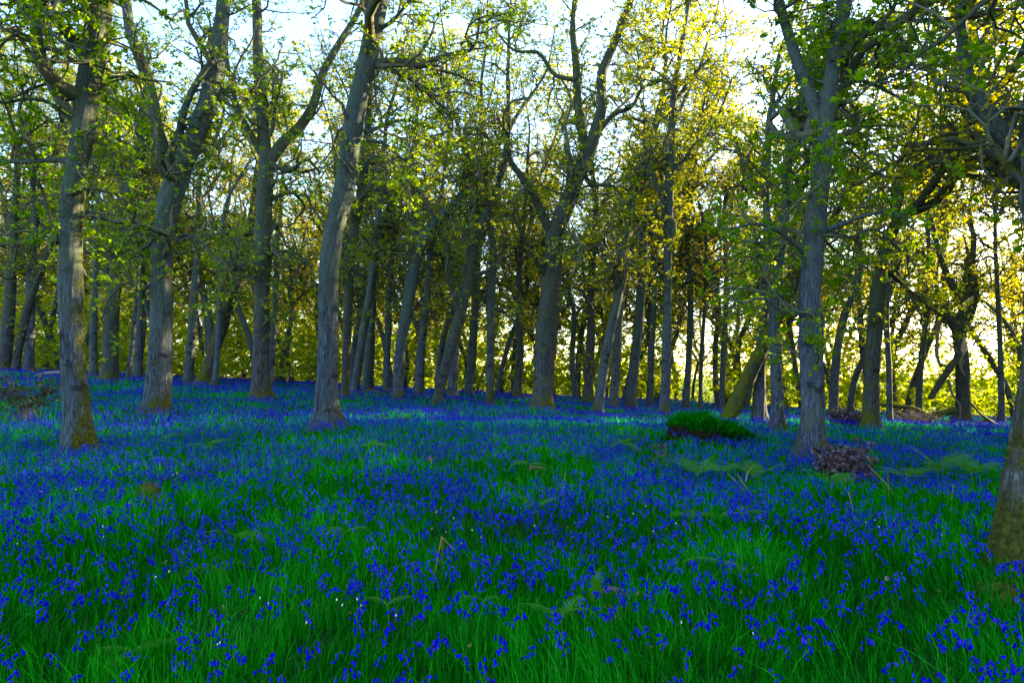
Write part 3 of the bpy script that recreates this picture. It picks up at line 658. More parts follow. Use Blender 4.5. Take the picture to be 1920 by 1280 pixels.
for k in range(20):  # more added oaks further out, closing gaps in the shade
    a = rg.uniform(math.radians(43), math.radians(64)); rr = rg.uniform(42, 82); x, y = math.sin(a) * rr, math.cos(a) * rr
    if x < .82 * y + 2: continue
    o = copy_tree(protos[k % len(protos)]); o.location = (x, y, th(x, y) - .05); o.rotation_euler = (0, 0, rg.uniform(0, 6.28))
    o['label'] = SHLAB; o['group'] = 'shade oaks added beyond the view'
for k, (x, y) in enumerate(((16.5, 16), (20, 20.5), (23.5, 24), (30, 29), (36, 36), (14, 11), (25, 19))):  # oaks added along the sun's path to block light patches
    o = copy_tree(protos[(k * 3 + 1) % len(protos)]); o.location = (x, y, th(x, y) - .05); o.rotation_euler = (0, 0, k * 1.3)
    o['label'] = SHLAB; o['group'] = 'shade oaks added beyond the view'

# ------------------------------------------------------------------ ground sheet
def axis(lim, fine, n):
    t = np.linspace(0, 1, n); return fine * t + (lim - fine) * t ** 4
xp = axis(900, 70, 150); xs = np.concatenate([-xp[:0:-1], xp])
yp = axis(1500, 90, 240); yn = -axis(600, 12, 40); ys = np.concatenate([yn[:0:-1], yp])
X, Y = np.meshgrid(xs, ys); Z = terrain(X, Y)
V = np.stack([X, Y, Z], -1).reshape(-1, 3); idx = np.arange(len(V)).reshape(X.shape)
Q = np.stack([idx[:-1, :-1], idx[:-1, 1:], idx[1:, 1:], idx[1:, :-1]], -1).reshape(-1, 4)
tag(link('ground', mk('ground', V, Q, None, [M['ground']])), 'woodland floor sloping gently across the wood', 'ground', kind='structure')

# ------------------------------------------------------------------ grass and bluebells
def scatter(n, y0, y1, rng, slope=.86, pad=1.3):
    """n points uniform over the wedge y0..y1"""
    A = slope * .5 * 2
    y = rng.random(n * 3) * (y1 - y0) + y0
    wdt = slope * y + pad
    keep = rng.random(n * 3) < wdt / (slope * y1 + pad)
    y = y[keep][:n]; x = (rng.random(len(y)) * 2 - 1) * (slope * y + pad)
    return x, y

def wedge_area(y0, y1, slope=.86, pad=1.3): return slope * (y1 * y1 - y0 * y0) + 2 * pad * (y1 - y0)

def blue_density(x, y):
    """0..1 share of bluebells: patches, thicker further off, thin in the nearest grass"""
    n = fbm(x * .42 + 3.1, y * .30 + 1.7, 21, 3); m = vnoise(x * 1.3, y * .9, 5)
    d = sstep(n * .7 + m * .3, .34, .60)
    far = sstep(y, 4.0, 11.0)
    d = d * (.42 + .50 * far) + .13 + .22 * far * sstep(y, 9, 14)
    # richer drift in the near corner by the ridged oak, thin in the middle foreground
    d = d * (1 - .45 * np.exp(-((x + .2) ** 2) / 2.0 - ((y - 3.6) ** 2) / 1.6)) + .25 * np.exp(-((x - 2.3) ** 2) / .8 - ((y - 3.8) ** 2) / .8)
    return np.clip(d, .03, 1)

def blades(n, y0, y1, h0, h1, w_, rng, seg, bend=.45, blue_avoid=0.0, region=None):
    x, y = scatter(n, y0, y1, rng) if region is None else region
    n = len(x)
    cl = fbm(x * 1.1, y * 1.1, 33, 3)
    tu = vnoise(x * 4.5, y * 4.5, 8)
    keep = rng.random(n) < (.35 + .65 * sstep(tu, .15, .6)) * (1 - blue_avoid * blue_density(x, y))
    x, y, cl, tu = x[keep], y[keep], cl[keep], tu[keep]; n = len(x)
    z = terrain(x, y)
    h = (h0 + (h1 - h0) * rng.random(n)) * (.55 + .9 * cl) * (.75 + .4 * tu)
    a = rng.random(n) * 2 * PI
    fa = vnoise(x * .8, y * .8, 77) * 4 * PI
    lean = np.stack([np.cos(a) * .8 + .7 * np.cos(fa), np.sin(a) * .8 + .7 * np.sin(fa), 0 * a], -1) * (bend * (.3 + rng.random(n) ** 2))[:, None]
    fac = rng.random(n) * 2 * PI; sd_ = np.stack([np.cos(fac), np.sin(fac) * .6, 0 * a], -1)
    base = np.stack([x, y, z - .02], -1); up = np.array([0, 0, 1.0])
    w0 = (w_ * (.6 + .8 * rng.random(n)))[:, None]
    rows = []
    for k in range(seg + 1):
        t = k / seg
        c = base + up * (h * (t - .18 * t * t * bend))[:, None] + lean * (h * t * t)[:, None]
        ww = w0 * (1 - t) ** .7 if k < seg else w0 * .08
        rows.append(np.stack([c - sd_ * ww * .5, c + sd_ * ww * .5], 1))
    V = np.stack(rows, 1).reshape(-1, 3); m = (seg + 1) * 2
    o = (np.arange(n) * m)[:, None]
    Q = np.concatenate([np.stack([o + 2 * k, o + 2 * k + 1, o + 2 * k + 3, o + 2 * k + 2], -1) for k in range(seg)], 1).reshape(-1, 4)
    tint = np.clip(-.02 + .75 * cl + .9 * (rng.random(n) - .42), 0, 1)
    dry = rng.random(n) < .012
    return V, Q, np.repeat(tint, seg)

rng = np.random.default_rng(5)
acc = Acc()
for (y0, y1, dens, h0, h1, w_, seg) in ((2.2, 6.0, 1700, .10, .30, .0085, 3), (6.0, 10.0, 850, .11, .30, .0120, 2), (10.0, 18.0, 330, .15, .30, .017, 2), (18.0, 34.0, 110, .14, .28, .032, 1), (34.0, 62.0, 30, .14, .28, .055, 1)):
    n = int(dens * wedge_area(y0, y1))
    V, Q, t = blades(n, y0, y1, h0, h1, w_, rng, seg, bend=.5, blue_avoid=0.0 if y0 < 6 else .25)
    acc.add(V, Q, qt=t, smooth=False)
for (y0, y1, dens, w_) in ((2.2, 6.0, 170, .017), (6.0, 12.0, 90, .022)):
    V, Q, t = blades(int(dens * wedge_area(y0, y1)), y0, y1, .14, .34, w_, rng, 3, bend=.9)
    acc.add(V, Q, qt=np.clip(t * .7 + .15, 0, 1), smooth=False)
tag(link('grass', acc.mesh('grass', [M['grass']])), 'lush green grass carpeting the wood among the bluebells', 'grass', kind='stuff')

def bell_mesh(acc, c, ax, L, W, S, rng, full=True):
    """n bells hanging from c along ax: flared tube"""
    n = len(c); rv = rng.normal(size=(n, 3)); a = norm(rv - ax * (rv * ax).sum(1, keepdims=True)); b = np.cross(ax, a)
    th_ = np.arange(S) * 2 * PI / S
    prof = ((0, .25), (.22, .85), (.72, .75), (1.0, 1.25)) if full else ((0, .5), (1.0, 1.1))
    rows = []
    for t, r in prof:
        p = c[:, None, :] + ax[:, None, :] * (L * t)[:, None, None]
        rows.append(p + (W * r * .5)[:, None, None] * (np.cos(th_)[None, :, None] * a[:, None] + np.sin(th_)[None, :, None] * b[:, None]))
    V = np.stack(rows, 1); K = len(prof)
    idx = np.arange(n * K * S).reshape(n, K, S); i0, i1 = idx[:, :-1], idx[:, 1:]
    Q = np.stack([i0, np.roll(i0, -1, 2), np.roll(i1, -1, 2), i1], -1)
    t = np.clip(rng.normal(.42, .22, n), 0, 1)
    return V.reshape(-1, 3), Q.reshape(-1, 4), np.repeat(t, (K - 1) * S)

def bluebell_geo(pos, h, az, nb, rng, S=5, full=True, scale=1.0, stem_sides=3):
    """stems and bells for many plants at once; returns (stem V,Q), (bell V,Q,tint)"""
    n = len(pos); K = 7; t = np.linspace(0, 1, K)[None, :]
    dirv = np.stack([np.cos(az), np.sin(az), 0 * az], -1)
    arch = h * .28
    zz = h[:, None] * (t - .10 * np.clip(t - .7, 0, 1) ** 2 * 11)
    out = arch[:, None] * np.clip(t - .25, 0, 1) ** 2 * 1.7
    P = pos[:, None, :] + dirv[:, None, :] * out[..., None] + np.array([0, 0, 1.0]) * zz[..., None]
    R = np.repeat((.0024 * scale * np.linspace(1, .5, K))[None], n, 0)
    sV, sQ = tubes(P, R, stem_sides)
    tb = np.linspace(.74, 1.0, nb)[None, :] * np.ones((n, 1)) + rng.normal(size=(n, nb)) * .012
    f = np.clip(tb, 0, 1) * (K - 1); k0 = np.clip(f.astype(int), 0, K - 2); ff = (f - k0)[..., None]; ii = np.arange(n)[:, None]
    c = P[ii, k0] * (1 - ff) + P[ii, k0 + 1] * ff
    sway = rng.normal(size=(n, nb, 3)) * np.array([.55, .55, .15]); ax = norm(dirv[:, None] * .45 + np.array([0, 0, -.85]) + sway)
    c = c + ax * .010 * scale + rng.normal(size=c.shape) * np.array([.009, .009, .006]) * scale
    L = (.0168 * scale * (.75 + .5 * rng.random(n * nb))); W = .0098 * scale * (.8 + .4 * rng.random(n * nb))
    bV, bQ, bt = bell_mesh(None, c.reshape(-1, 3), ax.reshape(-1, 3), L, W, S, rng, full)
    return (sV, sQ), (bV, bQ, bt)

# the nearest 300 stand alone, the rest are one carpet
rng = np.random.default_rng(17)
def pick(y0, y1, dens, rng):
    n = int(dens * wedge_area(y0, y1)); x, y = scatter(n, y0, y1, rng)
    k = rng.random(len(x)) < blue_density(x, y); return x[k], y[k]
nx, ny = pick(2.6, 9.0, 122, rng)
# plants grow in little companies
cx = nx + rng.normal(size=len(nx)) * .05; cy = ny + rng.normal(size=len(ny)) * .05
order = np.argsort(cy ** 2 + cx ** 2 * .4); nx, ny = cx[order], cy[order]
def in_frame(x, y):
    r = np.stack([x, y, terrain(x, y) + .25 - CAM[2]], -1); c, s = math.cos(PITCH), math.sin(PITCH)
    dpt = r[:, 1] * c + r[:, 2] * s; vv = -r[:, 1] * s + r[:, 2] * c
    return (np.abs(r[:, 0] / dpt) < .75) & (vv / dpt > -.50)
inf = in_frame(nx, ny); hero_i = np.where(inf)[0][:300]
rest = np.ones(len(nx), bool); rest[hero_i] = False
# prototypes
bp = []
for k in range(10):
    r2 = np.random.default_rng(800 + k)
    h = np.array([r2.uniform(.26, .38)]); nb = int(r2.integers(6, 11))
    (sV, sQ), (bV, bQ, bt) = bluebell_geo(np.zeros((1, 3)), h, np.zeros(1), nb, r2, 6, True, 1.12, 4)
    sm = mk('stem', sV, sQ, None, [M['stem']], tint=np.full(len(sQ), .5)); bm = mk('blossoms', bV, bQ, None, [M['bell']], tint=bt)
    bp.append((sm, bm))
BLAB = 'single bluebell on a thin arching stem in the grass close to the viewer'
for j, i in enumerate(hero_i):
    sm, bm = bp[j % len(bp)]
    root = thing('bluebell', BLAB, 'flower', (nx[i], ny[i], th(nx[i], ny[i]) - .01), 'bluebells standing in the near grass', rng.uniform(0, 6.28))
    s = rng.uniform(.85, 1.12); root.scale = (s, s, s)
    root.rotation_euler = (rng.normal() * .10, rng.normal() * .10, rng.uniform(0, 6.28))
    link('stem', sm, root); link('blossoms', bm, root)
acc = Acc()
def carpet(x, y, nb, S, full, scale, hs=1.0):
    n = len(x); pos = np.stack([x, y, terrain(x, y) - .01], -1)
    h = rng.uniform(.24, .38, n) * hs; az = rng.random(n) * 2 * PI
    (sV, sQ), (bV, bQ, bt) = bluebell_geo(pos, h, az, nb, rng, S, full, scale, 3)
    return (sV, sQ), (bV, bQ, np.clip(bt + np.repeat(.17 * rng.normal(size=n) + .14 * sstep(y, 9, 34), len(bt) // n), 0, 1))
for (x, y), nb, S, full, sc in (((nx[rest], ny[rest]), 7, 5, True, 1.12), (pick(9, 16, 66, rng), 6, 4, False, 1.12), (pick(16, 27, 38, rng), 4, 3, False, 1.6), (pick(27, 60, 19, rng), 3, 3, False, 2.4)):
    s_, b_ = carpet(x, y, nb, S, full, sc)
    if sc < 1.5: acc.add(s_[0], s_[1], mat=1)
    acc.add(b_[0], b_[1], mat=0, qt=b_[2])
tag(link('bluebells', acc.mesh('bluebells', [M['bell'], M['stem']])), 'violet-blue carpet of bluebells spreading back under the trees', 'bluebells', kind='stuff')

# ------------------------------------------------------------------ undergrowth behind the wood
rng = np.random.default_rng(23)
acc = Acc()
n = 11000
y = rng.uniform(48, 112, n); x = rng.uniform(-.9, .9, n) * y
ppx = 960 + F * x / y
dn = fbm(x * .12, y * .12, 3, 2)
k = (rng.random(n) < sstep(dn, .18, .50)) & ~((ppx > 1270) & (ppx < 1345) & (rng.random(n) < .8)) & (y < 112)
x, y = x[k], y[k]; n = len(x)
P0 = np.stack([x, y, terrain(x, y)], -1)[:, None, :].repeat(2, 1); P0[:, 1, 2] += 1.2 + (7.0 + 6.0 * sstep(y, 70, 90)) * rng.random(n) ** 1.5
SP, SR = sprout(P0, np.full((n, 2), .03), n * 4, .1, 1, .6, 2.0, 5, .8, .3, .25, 0, rng)
V, Q = tubes(SP, SR, 3); acc.add(V, Q, mat=0)
leaf_clusters(acc, SP, n * 14, 4, .23, rng)
tag(link('undergrowth', acc.mesh('undergrowth', [M['twig'], M['thicket']])), 'loose yellow-green thicket filling the back of the wood', 'undergrowth', kind='stuff')

# ------------------------------------------------------------------ grassy mound (old root plate)
def mound():
    p = ground(1322, 838); Y = p[1] + .5; base = np.array([at(1318, 830, Y)[0], Y, 0]); base[2] = th(base[0], base[1])
    root = thing('grassy_mound', 'overhanging earth mound with shaggy green grass on top, before the slanting mossy trunk', 'mound', base)
    rng = np.random.default_rng(61)
    U, W_ = 56, 24; sx, sy, sz = 68 / F * Y, .62, 38 / F * Y
    u = np.arange(U) * 2 * PI / U; v = np.linspace(0, 1, W_)
    uu, vv = np.meshgrid(u, v)
    prof_r = np.interp(vv, [0, .12, .3, .55, .8, 1], [.80, .84, 1.0, .98, .62, 0.0]); prof_z = np.interp(vv, [0, .12, .3, .55, .8, 1], [-.3, .05, .38, .68, .92, 1.0])
    nz = fbm(np.cos(uu) * 2.2 + 7, np.sin(uu) * 2.2 + vv * 3, 4, 4)
    tilt = np.cos(uu) * -.05
    Xm = np.cos(uu) * prof_r * sx * (.55 + .9 * nz); Ym = np.sin(uu) * prof_r * sy * (.55 + .9 * nz); Zm = prof_z * sz * (.55 + 1.0 * nz) * (1 - .38 * np.cos(uu) * prof_r)
    V = np.stack([Xm, Ym, Zm], -1).reshape(-1, 3); idx = np.arange(len(V)).reshape(W_, U)
    Q = np.stack([idx[:-1], np.roll(idx[:-1], -1, 1), np.roll(idx[1:], -1, 1), idx[1:]], -1).reshape(-1, 4)
    link('earth', mk('earth', V, Q, None, [M['earth']]), root)
    # turf: blades rooted on the upper surface and hanging over the edge
    n = 11000; iu0 = rng.random(n) * 2 * PI; iv = np.clip(.55 + .45 * rng.random(n) ** .8 - .50 * sstep(np.cos(iu0), .15, .5) * rng.random(n), 0, 1); iu = iu0
    jv = np.clip((iv * (W_ - 1)).astype(int), 0, W_ - 1); ju = (iu / (2 * PI) * U).astype(int) % U
    b = V.reshape(W_, U, 3)[jv, ju] + rng.normal(size=(n, 3)) * np.array([.03, .03, .012])
    outw = norm(np.stack([b[:, 0] / sx, b[:, 1] / sy, 0 * iu], -1)) * (1 - iv)[:, None] * 1.6
    h = rng.uniform(.05, .20, n) + .22 * rng.random(n) ** 6; a = rng.random(n) * 2 * PI
    ln = outw + np.stack([np.cos(a), np.sin(a), 0 * a], -1) * .7
    sdv = np.stack([np.cos(a + 1), np.sin(a + 1) * .5, 0 * a], -1) * (.012 * (.6 + .7 * rng.random(n)))[:, None]
    rows = []
    for t in (0, .5, 1.0):
        c = b + np.array([0, 0, 1.0]) * (h * (t * .9 - 1.1 * t * t * np.clip((.9 - iv) * 1.3, .1, .8)))[:, None] + ln * (h * t * (.4 + .5 * t))[:, None]
        rows.append(np.stack([c - sdv * (1 - t * .9), c + sdv * (1 - t * .9)], 1))
    Vg = np.stack(rows, 1).reshape(-1, 3); o = (np.arange(n) * 6)[:, None]
    Qg = np.concatenate([np.stack([o, o + 1, o + 3, o + 2], -1), np.stack([o + 2, o + 3, o + 5, o + 4], -1)], 1).reshape(-1, 4)
    g = link('turf', mk('turf', Vg, Qg, None, [M['grass']], tint=np.repeat(np.clip(rng.normal(.22, .30, n), 0, 1), 2), smooth=False), root); g['kind'] = 'stuff'
mound()

# ------------------------------------------------------------------ shrubs and leaf heaps
def curly_leaves(acc, c, size, rng, mat=0, curl=.35):
    n = len(c); d = norm(rng.normal(size=(n, 3)) * np.array([1, 1, .7])); nn = norm(rng.normal(size=(n, 3)) + np.array([0, 0, .6])); s = norm(np.cross(d, nn)); nn = np.cross(s, d)
    L = (size * (.6 + .8 * rng.random(n)))[:, None]; W = L * .34
    rows = []
    for t, w_, q in ((0, .15, 0), (.35, 1, .22), (.7, .85, .12), (1, .12, -.25)):
        m = c + d * L * t + nn * L * q * curl * 2; up = nn * W * w_ * .5
        rows += [m - s * W * w_ + up, m, m + s * W * w_ + up]
    V = np.stack(rows, 1).reshape(-1, 3); o = (np.arange(n) * 12)[:, None]; Q = []
    for r in range(3):
        for k in range(2): Q.append(np.stack([o + 3 * r + k, o + 3 * r + k + 1, o + 3 * r + k + 4, o + 3 * r + k + 3], -1))
    Q = np.concatenate(Q, 1).reshape(-1, 4)
    acc.add(V, Q, mat=mat, qt=np.repeat(rng.random(n), 6), smooth=True)

def shrub(name, label, px, py, wpx, hpx, leafm, twigm, nleaf, lsize, seed, depth=.8, ntw=40, cat='shrub', dens=1.0, lobes=None):
    b = ground(px, py); rng = np.random.default_rng(seed)
    w_ = wpx / F * b[1] * .5; h_ = hpx / F * b[1]
    root = thing(name, label, cat, b)
    a = rng.random(ntw) * 2 * PI; st = np.zeros((ntw, 2, 3)); st[:, 0, :2] = rng.normal(size=(ntw, 2)) * w_ * .25
    tgt = np.stack([np.cos(a) * w_ * rng.random(ntw) ** .4, np.sin(a) * depth * w_ * rng.random(ntw) ** .4, h_ * rng.uniform(.35, 1.0, ntw)], -1)
    K = 6; t = np.linspace(0, 1, K)[None, :, None]
    P = st[:, :1] * (1 - t) + tgt[:, None] * t + rng.normal(size=(ntw, K, 3)) * .035 * t
    P[..., 2] += .12 * h_ * np.sin(t[..., 0] * PI)
    acc = Acc(); V, Q = tubes(P, np.repeat((.009 * np.linspace(1, .35, K))[None], ntw, 0), 4); acc.add(V, Q)
    T2, R2 = sprout(P, np.full((ntw, K), .008), ntw * 3, .3, 1, .12, .4, 4, .7, .1, .3, 0, rng, .6, .003)
    V, Q = tubes(T2, R2, 3); acc.add(V, Q)
    link('twigs', acc.mesh('twigs', [M[twigm]]), root)
    acc = Acc()
    i = rng.integers(0, len(T2), nleaf); kk = rng.integers(1, 4, nleaf)
    c = T2[i, kk] + rng.normal(size=(nleaf, 3)) * .03; c[:, 2] = np.maximum(c[:, 2], .03)
    curly_leaves(acc, c, lsize, rng)
    link('leaves', acc.mesh('leaves', [M[leafm]]), root)
    return root
shrub('withered_shrub', 'rounded heap-like shrub of curled purplish-brown leaves at the foot of the big forked oak', 1582, 916, 82, 66, 'brown_leaf', 'dead', 1300, .07, 71, .8, 80)
shrub('dark_shrub', 'dark twiggy shrub with sparse blackish leaves beside the tall straight grey trunk', 48, 792, 150, 100, 'dark_leaf', 'twig', 520, .085, 72, .7, 46)
shrub('withered_shrub', 'low sprawl of rusty dead leaves between the big forked oak and the mossy oak', 1588, 800, 70, 24, 'brown_leaf', 'dead', 900, .10, 73, .7, 60)
shrub('withered_shrub', 'small dark withered sprig poking up before the grassy mound', 1246, 872, 22, 22, 'brown_leaf', 'dead', 60, .06, 74, .8, 10)
shrub('brushwood', 'tangle of leafless brown twigs heaped beyond the fallen limb', 1712, 798, 130, 34, 'brown_leaf', 'dead', 110, .07, 75, .5, 90, 'brushwood')

# ------------------------------------------------------------------ fallen limbs
def fallen(name, label, lines, mat, yoff=0.0, moss=.25, cat='fallen branch', py=None):
    x0, y0 = lines[0][0][:2]; g = ground(x0, py if py else y0); Y = g[1] + yoff
    base = np.array([at(x0, y0, Y)[0], Y, 0]); base[2] = th(base[0], base[1])
    root = thing(name, label, cat, base)
    for j, pts in enumerate(lines):
        p, r = px_line(pts, Y, .5 if j % 2 else -.3)
        q = catmull(np.column_stack([p, r]), 26); S = 9
        nz = 1 + .22 * (vnoise(np.arange(26)[:, None] * .8, np.arange(S)[None] * 1.5, j + 3) - .5)
        V, Q = tubes(q[None, :, :3], (np.maximum(q[:, 3], .008)[:, None] * nz)[None], S)
        o = link('stem' if j == 0 else 'side_branch', mk('branch', V - base, Q, None, [M[mat]], tint=np.full(len(Q), .5)), root)
        o['moss'] = moss; o['moss_side'] = 0.0
    return root
fallen('fallen_branch', 'long forked mossy branch lying low beside the mossy oak, before the broken oak',
       [[(1790,768,19),(1772,774,18),(1755,776,16),(1742,780,15),(1728,772,12),(1712,765,11),(1690,762,10),(1668,760,9),(1650,758,6)], [(1748,780,13),(1735,788,12),(1718,783,11),(1698,779,10),(1680,771,9),(1668,763,6)], [(1746,788,8),(1744,800,7),(1748,806,4)], [(1690,766,5),(1670,770,4),(1648,768,3)]], 'bark_moss', .0, .2, py=800)
fallen('fallen_branch', 'short mossy stick with a fork propped near the straight slim grey trunk',
       [[(1868,798,8),(1852,786,7),(1838,776,6),(1826,762,5),(1818,752,3)], [(1852,786,6),(1862,790,5),(1872,796,4)], [(1850,786,8),(1835,792,9),(1828,796,6)]], 'bark_moss', 0, .2, py=800)
fallen('fallen_branch', 'thin curved mossy branch lying on the crest behind the scarred leaning trunk', [[(672,742,6),(682,734,5),(696,731,5),(712,736,4),(716,738,3)]], 'bark_moss', 0, .1)
fallen('fallen_branch', 'bare brown stick with splayed ends lying before the straight tall dark trunk', [[(1224,797,5),(1214,792,4),(1206,786,3)], [(1214,792,4),(1200,793,3)]], 'dead', 0, -.3)
fallen('fallen_log', 'low pale log lying behind the tall straight grey trunk near the rough brown oak', [[(68,704,12),(90,700,11),(112,698,10),(128,697,8)]], 'dead', 0, 0, 'log')
fallen('fallen_log', 'thin pale log lying past the slanting mossy trunk', [[(425,712,7),(446,709,7),(470,710,6)], [(440,709,4),(452,700,3)]], 'dead', 0, 0, 'log')
fallen('fallen_log', 'short dead log lying at the crest near the dark leaning trunk', [[(968,744,8),(985,746,8),(998,748,6)]], 'dead', 0, 0, 'log')

def moss_lump(name, label, px, py, w, h, mat, seed):
    p = ground(px, py); rng = np.random.default_rng(seed)
    root = thing(name, label, 'clod', p)
    U, W_ = 26, 14; u = np.arange(U) * 2 * PI / U; v = np.linspace(0, 1, W_); uu, vv = np.meshgrid(u, v)
    nz = fbm(np.cos(uu) * 2 + 4 + seed, np.sin(uu) * 2 + vv * 4, seed, 4)
    rr = np.sqrt(np.maximum(1 - vv ** 2.2, 0)) * (.65 + .7 * nz)
    wx = w / F * p[1] * .5; hz = h / F * p[1]
    V = np.stack([np.cos(uu) * rr * wx, np.sin(uu) * rr * wx * .8, vv * hz * (.7 + .6 * nz) - .05], -1).reshape(-1, 3)
    idx = np.arange(len(V)).reshape(W_, U); Q = np.stack([idx[:-1], np.roll(idx[:-1], -1, 1), np.roll(idx[1:], -1, 1), idx[1:]], -1).reshape(-1, 4)
    link('body', mk('body', V, Q, None, [M[mat]]), root)
    n = 500; i = rng.integers(U * 4, len(V) - U, n); b = V[i] + rng.normal(size=(n, 3)) * .01
    d = norm(b * np.array([1, 1, .6]) + rng.normal(size=(n, 3)) * .05); s = norm(np.cross(d, rng.normal(size=(n, 3)))) * .006
    Vm = np.stack([b - s, b + s, b + d * rng.uniform(.015, .05, (n, 1))], 1).reshape(-1, 3)
    g = link('moss', mk('moss', Vm, None, np.arange(3 * n).reshape(-1, 3), [M['moss']], smooth=False), root)
moss_lump('mossy_clod', 'ochre mossy clod sitting in the open grass', 279, 962, 44, 62, 'moss', 3)
moss_lump('mossy_root', 'cushion of moss over a root at the foot of the huge ridged oak', 1880, 1128, 95, 46, 'moss', 9)

rng = np.random.default_rng(64)
acc = Acc(); lx, ly = scatter(int(4 * wedge_area(2.4, 12)), 2.4, 12, rng)
curly_leaves(acc, np.stack([lx, ly, terrain(lx, ly) + rng.uniform(.01, .12, len(lx))], -1), .03, rng)
tag(link('leaf_litter', acc.mesh('leaf_litter', [M['straw']])), 'scraps of dead tan leaf lodged in the grass', 'leaf litter', kind='stuff')

# ------------------------------------------------------------------ ferns
def frond_geo(L, rng, lift=.9, curl=.9, npin=15, wid=.34, tipcurl=0.0):
    """bracken frond along +X rising and arching; returns stem tube and pinnae strips"""
    K = 16; t = np.linspace(0, 1, K)
    ang = lift - curl * t - tipcurl * np.clip(t - .8, 0, 1) * 5 * 3
    st = L / (K - 1); dx = np.cos(ang) * st; dz = np.sin(ang) * st
    P = np.stack([np.cumsum(dx) - dx[0], .02 * L * np.sin(t * 5 + rng.random() * 6), np.cumsum(dz) - dz[0]], -1)
    R = .004 * np.linspace(1, .3, K)
    sV, sQ = tubes(P[None], R[None], 4)
    V, Q, T = [], [], []; n = 0
    for j in range(npin):
        tj = .12 + .86 * j / (npin - 1); f = tj * (K - 1); k0 = min(int(f), K - 2); c = P[k0] * (1 - f + k0) + P[k0 + 1] * (f - k0); tan = norm(P[k0 + 1] - P[k0])
        pl = L * wid * math.sin(PI * (tj * .82 + .15)) ** .8 * (1 - tj * .45) * rng.uniform(.85, 1.1)
        up = np.array([-tan[2], 0, tan[0]])
        for sgn in (-1, 1):
            d0 = norm(np.array([0, sgn, 0]) + tan * .45 + up * .1)
            m = 9
            for q in range(m):
                a = q / m; b = (q + .85) / m
                pw = pl * .21 * (1 - a * .75)
                ca = c + d0 * pl * a - up * pl * .25 * a * a; cb = c + d0 * pl * b - up * pl * .25 * b * b; mid = (ca + cb) / 2
                side = norm(tan - d0 * (tan @ d0))
                V += [ca, mid + side * pw + d0 * pl * .03, cb, mid - side * pw + d0 * pl * .03]; Q.append((n, n + 1, n + 2, n + 3)); n += 4; T.append(np.clip(rng.normal(.5, .2), 0, 1))
    return sV, sQ, np.array(V), np.array(Q), np.array(T)

def fern(label, px, py, size, seed, nf=3, mat='fern', name='bracken_fern', spread=6.28, stalk=.16, az0=0, tipcurl=.0, lift=.75, group=None, curl=1.1):
    p = ground(px, py); rng = np.random.default_rng(seed)
    root = thing(name, label, 'fern', p - np.array([0, 0, .02]), group)
    st = np.array([[0, 0, 0], [.01, .01, stalk * .5], [0, .015, stalk]]); V, Q = tubes(catmull(st, 6)[None], np.full((1, 6), .005), 5)
    link('stalk', mk('stalk', V, Q, None, [M[mat]], tint=np.full(len(Q), .8)), root)
    for k in range(nf):
        sV, sQ, V, Q, T = frond_geo(1.15 * size * rng.uniform(.75, 1.15), rng, lift * rng.uniform(.7, 1.3), curl * rng.uniform(.8, 1.2), int(11 + 5 * rng.random()), .34, tipcurl)
        a = Acc(); a.add(sV, sQ, qt=.9); a.add(V, Q, qt=T, smooth=False)
        o = link('frond', a.mesh('frond', [M[mat]]), root, (0, .015, stalk)); o.rotation_euler = (rng.normal() * .15, 0, az0 + spread * k / nf + rng.normal() * .3)
    return root

